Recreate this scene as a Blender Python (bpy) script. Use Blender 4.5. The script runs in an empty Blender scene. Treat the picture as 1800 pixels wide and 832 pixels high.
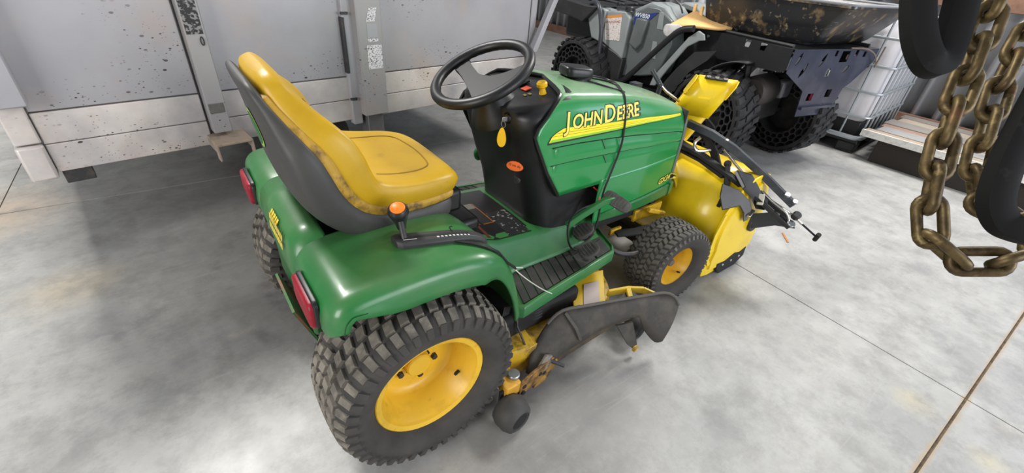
import bpy, bmesh, math, random
from mathutils import Vector, Matrix
from mathutils.bvhtree import BVHTree
random.seed(7)
PI = math.pi
S = bpy.context.scene
COL = S.collection

# ---------------------------------------------------------------- camera
cam_d = bpy.data.cameras.new('camera'); cam = bpy.data.objects.new('camera', cam_d); COL.objects.link(cam)
cam_d.sensor_fit = 'HORIZONTAL'; cam_d.sensor_width = 36.0; cam_d.lens = 36.0 * 769.99 / 1800.0
cam_d.clip_start = 0.02; cam_d.clip_end = 100
cr = Vector((0.80243832, -0.59173116, 0.07711666)); cu = Vector((0.2732719, 0.47927508, 0.83403709)); cf = Vector((0.53048583, 0.6481895, -0.54629219))
mw = Matrix.Identity(4)
for i in range(3):
    mw[i][0] = cr[i]; mw[i][1] = cu[i]; mw[i][2] = -cf[i]
mw.translation = (-0.37194616, -1.24836682, 1.35910624)
cam.matrix_world = mw
S.camera = cam

# ---------------------------------------------------------------- world, lamps, exposure
W = bpy.data.worlds.new('world'); S.world = W; W.use_nodes = True
bg = W.node_tree.nodes['Background']; bg.inputs[0].default_value = (0.90, 0.95, 1.0, 1); bg.inputs[1].default_value = 0.36
def area(name, loc, to, sx, sy, power, col=(1, 1, 1)):
    l = bpy.data.lights.new(name, 'AREA'); l.shape = 'RECTANGLE'; l.size = sx; l.size_y = sy; l.energy = power; l.color = col
    o = bpy.data.objects.new(name, l); COL.objects.link(o); o.location = loc
    o.rotation_euler = (Vector(to) - Vector(loc)).to_track_quat('-Z', 'Y').to_euler()
    return o
area('high_bay_lamp', (-0.9, 3.4, 5.0), (-0.6, 0.6, 0), 1.2, 0.6, 340, (1.0, 0.985, 0.95))
area('high_bay_lamp', (4.7, 0.1, 3.9), (3.6, -0.2, 0), 1.6, 0.8, 200, (1.0, 0.985, 0.95))
area('side_fill_light', (-3.6, -1.4, 1.8), (-0.8, 1.1, 0.6), 1.8, 2.0, 125, (1.0, 0.98, 0.96))  # added fill, no known source; brightens the trailer's left panel and sill
area('side_fill_light', (2.6, -6.8, 2.3), (0.6, 0.2, 0.5), 4.4, 3.4, 340, (0.93, 0.96, 1.0))  # daylight from a doorway on the near right side
area('window_daylight', (6.2, -3.4, 2.3), (1.5, -1.0, 0.3), 2.6, 2.2, 95, (0.66, 0.78, 1.0))
S.view_settings.view_transform = 'Standard'; S.view_settings.look = 'None'
S.view_settings.exposure = 0.0; S.view_settings.gamma = 1.0; S.view_settings.use_curve_mapping = False

# ---------------------------------------------------------------- materials
def lin(c):
    r = []
    for v in c[:3]:
        v /= 255.0
        r.append(v / 12.92 if v <= 0.04045 else ((v + 0.055) / 1.055) ** 2.4)
    return (r[0], r[1], r[2], 1)
class NT:
    def __init__(s, m): s.t = m.node_tree; s.n = s.t.nodes
    def new(s, typ, **kw):
        n = s.n.new(typ)
        for k, v in kw.items():
            if k.startswith('i_'):
                n.inputs[int(k[2:]) if k[2:].isdigit() else k[2:]].default_value = v
            else: setattr(n, k, v)
        return n
    def link(s, a, ao, b, bi): s.t.links.new(a.outputs[ao], b.inputs[bi])
    def ramp(s, src, out, lo, hi):
        r = s.new('ShaderNodeMapRange'); s.link(src, out, r, 0)
        r.inputs[1].default_value = lo; r.inputs[2].default_value = hi
        return r
    def noise(s, coord, scale, detail=6, rough=0.6, co='Object'):
        n = s.new('ShaderNodeTexNoise'); n.inputs['Scale'].default_value = scale; n.inputs['Detail'].default_value = detail; n.inputs['Roughness'].default_value = rough
        s.link(coord, co, n, 'Vector'); return n
    def mix(s, fac, a, b):
        m = s.new('ShaderNodeMix', data_type='RGBA')
        def put(x, idx):
            if isinstance(x, tuple):
                if len(x) == 2: s.t.links.new(x[0].outputs[x[1]], m.inputs[idx])
                else: m.inputs[idx].default_value = x
        if isinstance(fac, tuple): s.t.links.new(fac[0].outputs[fac[1]], m.inputs[0])
        else: m.inputs[0].default_value = fac
        put(a, 6); put(b, 7); return (m, 2)
MATS = {}
def pm(name, rgb, rough=0.5, metal=0.0, layers=(), bump=0.0, bscale=200, coat=0.0, spec=0.5, rvar=0.0, dust=None):
    """layers: (rgb, noise scale, lo, hi, amount)"""
    if name in MATS: return MATS[name]
    m = bpy.data.materials.new(name); m.use_nodes = True; t = NT(m)
    p = t.n['Principled BSDF']; p.inputs['Roughness'].default_value = rough; p.inputs['Metallic'].default_value = metal
    p.inputs['Coat Weight'].default_value = coat; p.inputs['Coat Roughness'].default_value = 0.12
    p.inputs['Specular IOR Level'].default_value = spec
    tc = t.new('ShaderNodeTexCoord'); cur = lin(rgb); rr = None
    for (c, sc, lo, hi, amt) in layers:
        n = t.noise(tc, sc); r = t.ramp(n, 0, lo, hi); r.inputs[4].default_value = amt; rr = r
        cur = t.mix((r, 0), cur, lin(c))
    if dust:      # dust settled on the upward faces
        ge = t.new('ShaderNodeNewGeometry'); sx = t.new('ShaderNodeSeparateXYZ'); t.link(ge, 'Normal', sx, 0); r = t.ramp(sx, 2, dust[1], dust[2]); r.inputs[4].default_value = dust[3]
        n = t.noise(tc, 7); r2 = t.ramp(n, 0, 0.25, 0.7); r2.inputs[3].default_value = 0.55; mu = t.new('ShaderNodeMath', operation='MULTIPLY'); t.link(r, 0, mu, 0); t.link(r2, 0, mu, 1)
        cur = t.mix((mu, 0), cur, lin(dust[0]))
    if isinstance(cur, tuple) and len(cur) == 2: t.t.links.new(cur[0].outputs[cur[1]], p.inputs[0])
    else: p.inputs[0].default_value = cur
    if rvar:
        n = t.noise(tc, 9); r = t.ramp(n, 0, 0.3, 0.7); r.inputs[3].default_value = max(0.02, rough - rvar); r.inputs[4].default_value = min(1, rough + rvar)
        t.link(r, 0, p, 'Roughness')
    if bump:
        n = t.noise(tc, bscale, 3); b = t.new('ShaderNodeBump'); b.inputs['Strength'].default_value = bump; b.inputs['Distance'].default_value = 0.002
        t.link(n, 0, b, 'Height'); t.link(b, 0, p, 'Normal')
    MATS[name] = m; return m
dusty = (150, 150, 120)
green = pm('green_paint', (34, 108, 52), 0.36, layers=[((120, 136, 100), 5, 0.45, 0.8, 0.34), ((34, 76, 42), 14, 0.55, 0.8, 0.3)], coat=0.15, rvar=0.08, dust=((92, 104, 66), 0.6, 0.98, 0.24))
green_hood = pm('green_hood_paint', (30, 134, 66), 0.24, layers=[((110, 140, 106), 6, 0.5, 0.85, 0.12)], coat=0.4, dust=((176, 190, 160), 0.55, 0.95, 0.6))
green_dark = pm('dark_green_paint', (24, 92, 40), 0.4, layers=[((90, 95, 60), 9, 0.5, 0.75, 0.4)])
seat_y = pm('yellow_vinyl', (190, 150, 14), 0.42, layers=[((158, 118, 18), 5, 0.45, 0.75, 0.55), ((70, 52, 22), 16, 0.66, 0.8, 0.45)], bump=0.12, bscale=300)
seat_worn = pm('worn_vinyl_edge', (178, 138, 40), 0.6, layers=[((60, 42, 24), 18, 0.47, 0.62, 0.85), ((205, 165, 95), 30, 0.55, 0.7, 0.5)])
shell_b = pm('black_seat_plastic', (58, 57, 55), 0.55, layers=[((105, 102, 96), 5, 0.5, 0.8, 0.35)], bump=0.1, bscale=400)
black_pl = pm('black_plastic', (20, 20, 21), 0.42, layers=[((66, 64, 58), 7, 0.5, 0.8, 0.28)], bump=0.08, bscale=500)
black_gl = pm('glossy_black_plastic', (13, 13, 14), 0.28, layers=[((45, 45, 44), 20, 0.55, 0.8, 0.3)])
matte_b = pm('matte_black', (17, 17, 17), 0.75, layers=[((60, 55, 48), 11, 0.5, 0.75, 0.4)])
rubber = pm('tyre_rubber', (52, 50, 48), 0.82, layers=[((88, 82, 75), 8, 0.4, 0.75, 0.5)], bump=0.1, bscale=250)
tread_m = pm('dusty_tread', (118, 112, 102), 0.88, layers=[((66, 63, 59), 12, 0.4, 0.65, 0.75), ((158, 150, 136), 40, 0.5, 0.75, 0.5)])
tread_f = pm('dusty_front_tread', (104, 100, 93), 0.88, layers=[((60, 58, 55), 14, 0.4, 0.65, 0.7)])
wheel_y = pm('yellow_wheel_paint', (228, 182, 50), 0.36, layers=[((150, 110, 40), 10, 0.5, 0.78, 0.55), ((95, 70, 30), 26, 0.64, 0.75, 0.4)])
deck_y = pm('yellow_deck_paint', (208, 165, 30), 0.5, layers=[((92, 72, 40), 11, 0.47, 0.6, 0.85)])
deck_rust = pm('rusty_deck_steel', (150, 110, 45), 0.7, layers=[((60, 42, 28), 20, 0.42, 0.6, 0.9), ((195, 155, 60), 34, 0.58, 0.68, 0.8)])
blow_y = pm('yellow_blower_paint', (242, 206, 22), 0.33, layers=[((196, 160, 30), 6, 0.5, 0.8, 0.45), ((130, 96, 30), 30, 0.68, 0.76, 0.6)], coat=0.2)
orange = pm('orange_plastic', (238, 120, 20), 0.45)
orange_t = pm('orange_tag_plastic', (240, 112, 45), 0.5)
yellow_p = pm('yellow_plastic', (236, 186, 20), 0.42)
red_lens = pm('red_lens', (132, 16, 34), 0.42, layers=[((190, 70, 84), 30, 0.5, 0.75, 0.35)], coat=0.0, spec=0.3)
steel = pm('galvanised_steel', (168, 170, 170), 0.35, 0.85, layers=[((110, 108, 102), 20, 0.5, 0.7, 0.5)])
steel_d = pm('dark_steel', (60, 60, 62), 0.5, 0.5, layers=[((105, 92, 78), 20, 0.5, 0.7, 0.4)])
grey_bar = pm('dark_grey_painted_steel', (58, 62, 66), 0.38, 0.2, layers=[((100, 104, 106), 15, 0.5, 0.75, 0.4)])
chrome = pm('zinc_rod', (200, 196, 186), 0.25, 0.9)
chain_m = pm('yellow_zinc_chain', (104, 88, 58), 0.5, 0.7, layers=[((60, 48, 30), 40, 0.42, 0.6, 0.8), ((170, 150, 100), 60, 0.58, 0.75, 0.6), ((140, 90, 60), 25, 0.6, 0.75, 0.4)])
strap_m = pm('black_strap_rubber', (9, 9, 9), 0.75, spec=0.25, layers=[((60, 58, 56), 30, 0.62, 0.78, 0.4)])
chute_m = pm('grey_rubber_deflector', (58, 54, 49), 0.7, layers=[((104, 96, 84), 12, 0.45, 0.75, 0.5), ((36, 33, 30), 30, 0.55, 0.75, 0.5)])
pad_m = pm('grey_pedal_rubber', (60, 58, 56), 0.8, layers=[((96, 92, 86), 30, 0.45, 0.7, 0.5)])
mat_m = pm('rubber_floor_mat', (34, 32, 30), 0.72, layers=[((82, 76, 68), 14, 0.45, 0.75, 0.45)])
white_l = pm('white_label_print', (210, 208, 205), 0.6)
black_l = pm('black_print', (16, 16, 16), 0.5)
yellow_l = pm('yellow_print', (246, 226, 30), 0.4)
yellow_t = pm('pale_yellow_print', (240, 222, 92), 0.4)
lime_l = pm('lime_print', (140, 200, 40), 0.4)
red_l = pm('red_print', (170, 40, 36), 0.5)
def lines_mat(name, base, ink, sx, sz, thr):
    """a label printed with lines of small illegible text"""
    m = bpy.data.materials.new(name); m.use_nodes = True; t = NT(m); p = t.n['Principled BSDF']; p.inputs['Roughness'].default_value = 0.55
    tc = t.new('ShaderNodeTexCoord'); mp = t.new('ShaderNodeMapping'); mp.inputs['Scale'].default_value = (sx, sx, sz); t.link(tc, 'Object', mp, 0)
    n = t.new('ShaderNodeTexNoise'); n.inputs['Scale'].default_value = 1.0; n.inputs['Detail'].default_value = 2; t.link(mp, 0, n, 'Vector')
    r = t.ramp(n, 0, thr, thr + 0.06); c = t.mix((r, 0), lin(base), lin(ink)); t.t.links.new(c[0].outputs[2], p.inputs[0]); return m
label_w = lines_mat('printed_white_label', (208, 206, 206), (84, 84, 88), 120, 260, 0.54)

# ---------------------------------------------------------------- mesh helpers
class MB:
    def __init__(s, xf=None): s.v = []; s.f = []; s.xf = xf
    def add(s, vs, fs):
        o = len(s.v)
        for v in vs:
            v = Vector(v); s.v.append(s.xf(v) if s.xf else v)
        for f in fs: s.f.append([i + o for i in f])
        return s
    def box(s, c, size, rot=None):
        x, y, z = [k / 2 for k in size]; vs = [Vector((a * x, b * y, d * z)) for a in (-1, 1) for b in (-1, 1) for d in (-1, 1)]
        if rot is not None: vs = [rot @ v for v in vs]
        vs = [v + Vector(c) for v in vs]
        return s.add(vs, [(0, 1, 3, 2), (4, 6, 7, 5), (0, 4, 5, 1), (2, 3, 7, 6), (0, 2, 6, 4), (1, 5, 7, 3)])
    def bb(s, lo, hi): return s.box([(a + b) / 2 for a, b in zip(lo, hi)], [abs(b - a) for a, b in zip(lo, hi)])
    def hexa(s, p8): return s.add(p8, [(0, 1, 2, 3), (7, 6, 5, 4), (0, 4, 5, 1), (1, 5, 6, 2), (2, 6, 7, 3), (3, 7, 4, 0)])
    def loft(s, rings, cap=True, close=False):
        n = len(rings[0]); vs = [p for r in rings for p in r]; fs = []
        m = len(rings)
        for i in range(m if close else m - 1):
            for j in range(n):
                a = i * n + j; b = i * n + (j + 1) % n; c = ((i + 1) % m) * n + (j + 1) % n; d = ((i + 1) % m) * n + j
                fs.append((a, b, c, d))
        if cap and not close:
            fs.append(tuple(range(n))[::-1]); fs.append(tuple((m - 1) * n + j for j in range(n)))
        return s.add(vs, fs)
    def grid(s, rows, close=False):
        n = len(rows[0]); vs = [p for r in rows for p in r]; fs = []
        for i in range(len(rows) - 1):
            for j in range(n if close else n - 1):
                fs.append((i * n + j, i * n + (j + 1) % n, (i + 1) * n + (j + 1) % n, (i + 1) * n + j))
        return s.add(vs, fs)
    def sweep(s, pts, sec, closed=False, up=None):
        """sec: list of (a,b) in the frame (side, up') moved along pts; radius scale by third item of pts if given"""
        P = [Vector(p) for p in pts]; n = len(P); rings = []
        prev = None
        for i in range(n):
            if closed: t = P[(i + 1) % n] - P[i - 1]
            else: t = P[min(i + 1, n - 1)] - P[max(i - 1, 0)]
            t.normalize()
            if up is not None: u = Vector(up)
            elif prev is None: u = Vector((0, 0, 1)) if abs(t.z) < 0.9 else Vector((1, 0, 0))
            else: u = prev
            u = u - t * u.dot(t); u.normalize(); prev = u; sd = t.cross(u)
            rings.append([P[i] + sd * a + u * b for a, b in sec])
        return s.loft(rings, cap=not closed, close=closed)
    def tube(s, pts, r, n=8, closed=False, smooth=0):
        if smooth: pts = catmull(pts, smooth, closed)
        return s.sweep(pts, [(r * math.cos(2 * PI * k / n), r * math.sin(2 * PI * k / n)) for k in range(n)], closed)
    def bar(s, pts, w, h, up=(0, 0, 1)):
        return s.sweep(pts, [(-w / 2, -h / 2), (w / 2, -h / 2), (w / 2, h / 2), (-w / 2, h / 2)], False, up)
    def lathe(s, prof, org, axis, n=32, closedprof=False):
        ax = Vector(axis).normalized(); a = ax.orthogonal().normalized(); b = ax.cross(a); o = Vector(org); rings = []
        for k in range(n):
            th = 2 * PI * k / n; d = a * math.cos(th) + b * math.sin(th)
            rings.append([o + d * r + ax * h for r, h in prof])
        m = len(prof); vs = [p for r in rings for p in r]; fs = []
        for k in range(n):
            for j in range(m if closedprof else m - 1):
                fs.append((k * m + j, k * m + (j + 1) % m, ((k + 1) % n) * m + (j + 1) % m, ((k + 1) % n) * m + j))
        return s.add(vs, fs)
    def cyl(s, p, q, r, n=16, r2=None):
        p = Vector(p); q = Vector(q); h = (q - p).length
        return s.lathe([(0, 0), (r, 0), (r2 or r, h), (0, h)], p, q - p, n)
    def disc(s, c, axis, r, h, n=16, bev=0.0):
        b = bev or min(r, h) * 0.2
        return s.lathe([(0, 0), (r, 0), (r, h - b), (r - b, h), (0, h)], c, axis, n)
    def prism(s, poly, vec):
        n = len(poly); v = Vector(vec); a = [Vector(p) for p in poly]
        return s.add(a + [p + v for p in a], [tuple(range(n))[::-1], tuple(range(n, 2 * n))] + [(i, (i + 1) % n, n + (i + 1) % n, n + i) for i in range(n)])
    def sphere(s, c, r, nu=14, nv=8):
        r = (r, r, r) if isinstance(r, (int, float)) else r; rows = []
        for i in range(nv + 1):
            ph = -PI / 2 + PI * i / nv
            rows.append([Vector((c[0] + r[0] * math.cos(ph) * math.cos(2 * PI * j / nu), c[1] + r[1] * math.cos(ph) * math.sin(2 * PI * j / nu), c[2] + r[2] * math.sin(ph))) for j in range(nu)])
        return s.grid(rows, True)
    def plate(s, outer, holes, o, ux, uy, th):
        """flat plate with holes: outline in (a,b) mapped to o+a*ux+b*uy, thickness th along ux x uy"""
        cd = bpy.data.curves.new('tmp', 'CURVE'); cd.dimensions = '2D'; cd.fill_mode = 'BOTH'; cd.extrude = abs(th) / 2
        for loop in [outer] + list(holes):
            sp = cd.splines.new('POLY'); sp.points.add(len(loop) - 1); sp.use_cyclic_u = True
            for k, (a, b) in enumerate(loop): sp.points[k].co = (a, b, 0, 1)
        ob = bpy.data.objects.new('tmp', cd); COL.objects.link(ob)
        me = bpy.data.meshes.new_from_object(ob.evaluated_get(bpy.context.evaluated_depsgraph_get()))
        o = Vector(o); ux = Vector(ux).normalized(); uy = Vector(uy).normalized(); n = ux.cross(uy)
        s.add([o + ux * v.co.x + uy * v.co.y + n * (v.co.z + th / 2) for v in me.vertices], [tuple(p.vertices) for p in me.polygons])
        bpy.data.objects.remove(ob); bpy.data.curves.remove(cd); bpy.data.meshes.remove(me)
        return s
    def build(s, name, mat, parent=None, bev=0.0, sharp=38, sub=0, seg=2):
        me = bpy.data.meshes.new(name); base = Vector((0, 0, 0))
        if parent is not None: base = BASE.get(parent.name, Vector((0, 0, 0)))
        me.from_pydata([tuple(v - base) for v in s.v], [], [tuple(f) for f in s.f])
        bm = bmesh.new(); bm.from_mesh(me); bmesh.ops.remove_doubles(bm, verts=bm.verts, dist=1e-5)
        bmesh.ops.recalc_face_normals(bm, faces=bm.faces); bm.to_mesh(me); bm.free()
        for p in me.polygons: p.use_smooth = True
        me.set_sharp_from_angle(angle=math.radians(sharp))
        me.materials.append(mat)
        o = bpy.data.objects.new(name, me); COL.objects.link(o)
        if parent is not None: o.parent = parent; BASE[o.name] = base
        if sub:
            md = o.modifiers.new('sub', 'SUBSURF'); md.levels = sub; md.render_levels = sub
        if bev:
            md = o.modifiers.new('bev', 'BEVEL'); md.width = bev; md.segments = seg; md.limit_method = 'ANGLE'; md.angle_limit = math.radians(35)
        return o
BASE = {}
def catmull(pts, k=6, closed=False):
    P = [Vector(p) for p in pts]; n = len(P); out = []
    for i in range(n if closed else n - 1):
        p0 = P[i - 1] if (closed or i > 0) else P[0]; p1 = P[i]; p2 = P[(i + 1) % n]; p3 = P[(i + 2) % n] if (closed or i + 2 < n) else P[-1]
        for j in range(k):
            t = j / k
            out.append(0.5 * ((2 * p1) + (p2 - p0) * t + (2 * p0 - 5 * p1 + 4 * p2 - p3) * t * t + (3 * p1 - p0 - 3 * p2 + p3) * t ** 3))
    if not closed: out.append(P[-1])
    return out
def interp(tab, x):
    if x <= tab[0][0]: return tab[0][1]
    for (a, fa), (b, fb) in zip(tab, tab[1:]):
        if x <= b: return fa + (fb - fa) * (x - a) / (b - a)
    return tab[-1][1]
def root(name, loc, label, cat, group=None):
    o = bpy.data.objects.new(name, None); COL.objects.link(o); o.location = loc; o.empty_display_size = 0.1
    BASE[o.name] = Vector(loc); o['label'] = label; o['category'] = cat
    if group: o['group'] = group
    return o
def tag(o, label, cat, group=None):
    o['label'] = label; o['category'] = cat
    if group: o['group'] = group
    return o
def struct(o): o['kind'] = 'structure'; return o
def origin_to(o, p):
    """put a one-mesh thing's origin at p"""
    p = Vector(p); o.data.transform(Matrix.Translation(-p)); o.location = p; BASE[o.name] = p; return o
def text_verts(txt, size, shear=0.0, off=0.0, spacing=1.0):
    cd = bpy.data.curves.new('tmp', 'FONT'); cd.body = txt; cd.size = size; cd.shear = shear; cd.offset = off; cd.space_character = spacing; cd.resolution_u = 3
    ob = bpy.data.objects.new('tmp', cd); COL.objects.link(ob)
    me = bpy.data.meshes.new_from_object(ob.evaluated_get(bpy.context.evaluated_depsgraph_get()))
    vs = [v.co.copy() for v in me.vertices]; fs = [tuple(p.vertices) for p in me.polygons]
    bpy.data.objects.remove(ob); bpy.data.curves.remove(cd); bpy.data.meshes.remove(me)
    return vs, fs
def text(mb, txt, size, o, ux, uy, off=0.0, shear=0.0, fit=None):
    vs, fs = text_verts(txt, size, shear, off)
    k = 1.0
    if fit: k = fit / max(v.x for v in vs)
    o = Vector(o); ux = Vector(ux).normalized(); uy = Vector(uy).normalized()
    return mb.add([o + ux * v.x * k + uy * v.y for v in vs], fs)
def slab(mb, o, ux, uy, w, h, th):
    o = Vector(o); ux = Vector(ux).normalized(); uy = Vector(uy).normalized(); n = ux.cross(uy) * th
    return mb.prism([o, o + ux * w, o + ux * w + uy * h, o + uy * h], n)
# ================================================================ floor: concrete slabs parted by saw cuts
def concrete():
    m = bpy.data.materials.new('polished_concrete'); m.use_nodes = True; t = NT(m); p = t.n['Principled BSDF']
    g = t.new('ShaderNodeNewGeometry')
    def no(sc, d=6, r=0.6): return t.noise(g, sc, d, r, 'Position')
    c = t.mix((t.ramp(no(1.3), 0, 0.3, 0.72), 0), lin((146, 145, 142)), lin((178, 176, 172)))
    n2 = t.ramp(no(5.5, 8, 0.7), 0, 0.35, 0.75); n2.inputs[4].default_value = 0.6
    c = t.mix((n2, 0), c, lin((190, 189, 186)))
    n3 = t.ramp(no(2.1, 7, 0.65), 0, 0.62, 0.8); n3.inputs[4].default_value = 0.5
    c = t.mix((n3, 0), c, lin((188, 176, 152)))
    n3 = t.ramp(no(17, 6, 0.75), 0, 0.56, 0.8); n3.inputs[4].default_value = 0.32
    c = t.mix((n3, 0), c, lin((110, 108, 104)))
    # soft noisy patches: tyre-scuffed dirt behind the tractor, darker and tan ones elsewhere
    def blob(cx, cy, r0, r1, amt, col, c, sc=3.0, sx=1.0, sy=1.0):
        mp = t.new('ShaderNodeMapping'); mp.vector_type = 'POINT'; mp.inputs['Location'].default_value = (-cx * sx, -cy * sy, 0); mp.inputs['Scale'].default_value = (sx, sy, 1); t.link(g, 'Position', mp, 0)
        ln = t.new('ShaderNodeVectorMath', operation='LENGTH'); t.link(mp, 0, ln, 0)
        nn = no(sc, 6, 0.7); ad = t.new('ShaderNodeMath', operation='MULTIPLY_ADD'); ad.inputs[1].default_value = 0.8 * r1; ad.inputs[2].default_value = -0.4 * r1; t.link(nn, 0, ad, 0)
        s2 = t.new('ShaderNodeMath', operation='ADD'); t.link(ln, 'Value', s2, 0); t.link(ad, 0, s2, 1)
        r = t.ramp(s2, 0, r1, r0); r.inputs[4].default_value = amt
        return t.mix((r, 0), c, lin(col))
    c = blob(-0.25, 0.60, 0.15, 0.75, 0.42, (98, 93, 86), c, 4.0)
    c = blob(-0.1, 0.9, 0.05, 0.6, 0.45, (84, 80, 74), c, 9.0)
    c = blob(0.5, 1.6, 0.5, 1.3, 0.4, (95, 92, 86), c, 3.0, 0.8, 1.2)  # darker patch under the near side of the trailer
    c = blob(0.25, -0.45, 0.1, 0.55, 0.5, (96, 92, 86), c, 5.0)  # darker patch under the right side of the tractor
    c = blob(0.62, -0.72, 0.02, 0.28, 0.5, (92, 88, 84), c, 6.0)  # darker patch on the floor outside the deflector
    c = blob(-0.415, 0.34, 0.0, 0.06, 0.7, (190, 178, 160), c, 12.0, 0.8, 2.0)
    c = blob(1.63, -1.37, 0.0, 0.09, 0.6, (196, 184, 148), c, 12.0)
    c = blob(1.55, -1.62, 0.0, 0.08, 0.5, (196, 184, 148), c, 12.0)
    c = blob(-1.3, 1.9, 0.05, 0.4, 0.55, (196, 170, 140), c, 7.0)
    c = blob(-0.95, 1.0, 0.05, 0.22, 0.4, (196, 176, 140), c, 9.0)
    n4 = t.ramp(no(7, 10, 0.72), 0, 0.46, 0.62); n4.inputs[4].default_value = 0.42
    c = t.mix((n4, 0), c, lin((118, 116, 112)))
    n5 = t.ramp(no(2.6, 9, 0.7), 0, 0.48, 0.62); n5.inputs[4].default_value = 0.45
    c = t.mix((n5, 0), c, lin((126, 126, 126)))
    # tan dust caught along one saw cut
    mp = t.new('ShaderNodeMapping'); mp.vector_type = 'POINT'; mp.inputs['Rotation'].default_value = (0, 0, math.radians(2.2)); t.link(g, 'Position', mp, 0)
    sx = t.new('ShaderNodeSeparateXYZ'); t.link(mp, 0, sx, 0); yl = (Matrix.Rotation(math.radians(2.2), 3, 'Z') @ Vector((1.836, -1.499, 0))).y
    sb = t.new('ShaderNodeMath', operation='SUBTRACT'); t.link(sx, 1, sb, 0); sb.inputs[1].default_value = yl
    ab = t.new('ShaderNodeMath', operation='ABSOLUTE'); t.link(sb, 0, ab, 0)
    ad = t.new('ShaderNodeMath', operation='MULTIPLY_ADD'); t.link(no(14, 6, 0.7), 0, ad, 0); ad.inputs[1].default_value = 0.05; ad.inputs[2].default_value = -0.025
    s3 = t.new('ShaderNodeMath', operation='ADD'); t.link(ab, 0, s3, 0); t.link(ad, 0, s3, 1)
    r = t.ramp(s3, 0, 0.016, 0.004); r.inputs[4].default_value = 0.75; c = t.mix((r, 0), c, lin((168, 146, 116)))
    # curved dark tyre scuffs behind the tractor
    for (cx, cy, rad, wd, amt) in ((0.35, 0.55, 0.62, 0.05, 0.45), (0.42, 0.62, 0.84, 0.035, 0.35), (0.5, 0.5, 1.02, 0.06, 0.3), (-1.2, 1.6, 1.1, 0.05, 0.3)):
        mp = t.new('ShaderNodeMapping'); mp.inputs['Location'].default_value = (-cx, -cy, 0); t.link(g, 'Position', mp, 0)
        ln = t.new('ShaderNodeVectorMath', operation='LENGTH'); t.link(mp, 0, ln, 0)
        sb = t.new('ShaderNodeMath', operation='SUBTRACT'); t.link(ln, 'Value', sb, 0); sb.inputs[1].default_value = rad
        ab = t.new('ShaderNodeMath', operation='ABSOLUTE'); t.link(sb, 0, ab, 0); r = t.ramp(ab, 0, wd, wd * 0.3); r.inputs[4].default_value = amt
        g2 = t.ramp(no(6, 6, 0.7), 0, 0.48, 0.62); mu = t.new('ShaderNodeMath', operation='MULTIPLY'); t.link(r, 0, mu, 0); t.link(g2, 0, mu, 1)
        c = t.mix((mu, 0), c, lin((84, 80, 75)))
    # streaks of pale scuffs
    mp = t.new('ShaderNodeMapping'); mp.inputs['Rotation'].default_value = (0, 0, 0.9); mp.inputs['Scale'].default_value = (2.0, 22, 1); t.link(g, 'Position', mp, 0)
    ns = t.new('ShaderNodeTexNoise'); ns.inputs['Scale'].default_value = 1.0; ns.inputs['Detail'].default_value = 5; ns.inputs['Distortion'].default_value = 2.5; t.link(mp, 0, ns, 'Vector')
    r = t.ramp(ns, 0, 0.6, 0.8); r.inputs[4].default_value = 0.2; c = t.mix((r, 0), c, lin((196, 193, 186)))
    t.t.links.new(c[0].outputs[2], p.inputs[0])
    rn = t.ramp(no(2.4, 6), 0, 0.3, 0.7); rn.inputs[3].default_value = 0.36; rn.inputs[4].default_value = 0.58; t.link(rn, 0, p, 'Roughness')
    b = t.new('ShaderNodeBump'); b.inputs['Strength'].default_value = 0.12; b.inputs['Distance'].default_value = 0.003; t.link(no(45, 5), 0, b, 'Height'); t.link(b, 0, p, 'Normal')
    return m
conc = concrete()
joint_m = pm('joint_dirt', (118, 102, 82), 0.9, layers=[((60, 50, 42), 30, 0.4, 0.65, 0.7)])
fb = MB(); fb.bb((-9, -9, -0.12), (10, 9, -0.006)); floor = struct(fb.build('floor', joint_m))
ang = math.radians(-2.2); cj = Vector((1.836, -1.499, 0)); ex = Vector((math.cos(ang), math.sin(ang), 0)); ey = Vector((-math.sin(ang), math.cos(ang), 0))
STEP = 3.25; gap = 0.003
for i in range(-3, 2):
    for j in range(-2, 3):
        a0 = i * STEP + gap; a1 = (i + 1) * STEP - gap; b0 = j * STEP + gap * 1.6; b1 = (j + 1) * STEP - gap * 1.6
        mb = MB(); q = [cj + ex * a + ey * b for a, b in ((a0, b0), (a1, b0), (a1, b1), (a0, b1))]
        mb.prism([v + Vector((0, 0, -0.02)) for v in q], (0, 0, 0.02)); mb.build('concrete_slab', conc, floor)

# ================================================================ corrugated steel wall at the far right
wall_m = pm('corrugated_wall_steel', (176, 178, 182), 0.45, 0.35, layers=[((130, 128, 126), 3, 0.45, 0.75, 0.5)])
WX = 6.35
wb = MB(); wb.bb((WX + 0.06, -7, 0), (WX + 0.12, 7, 3.2)); wall = struct(wb.build('wall_right', wall_m))
y = -7.0; k = 0
while y < 6.9:
    mb = MB(); prof = []
    for r in range(5):
        yy = y + r * 0.2; prof += [(0.045, yy), (0.045, yy + 0.13), (0.0, yy + 0.148), (0.0, yy + 0.182), (0.045, yy + 0.2)]
    prof = [prof[0]] + [p for a, p in zip(prof, prof[1:]) if p != a]
    mb.grid([[Vector((WX + a, b, z)) for a, b in prof] for z in (0.0, 3.2)]); o = mb.build('wall_sheet', wall_m, wall)
    sd = o.modifiers.new('s', 'SOLIDIFY'); sd.thickness = 0.002
    y += 1.0; k += 1
gm = pm('brown_wood_girt', (128, 96, 78), 0.8, layers=[((90, 62, 50), 9, 0.4, 0.65, 0.6)])
mb = MB(); mb.bb((WX - 0.09, -7, 1.22), (WX + 0.0, 7, 1.36)); struct(mb.build('trim_1', gm, bev=0.004))
mb = MB(); mb.bb((WX - 0.04, -7, 0.0), (WX + 0.0, 7, 0.14)); struct(mb.build('baseboard_right', gm, bev=0.004))
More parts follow.
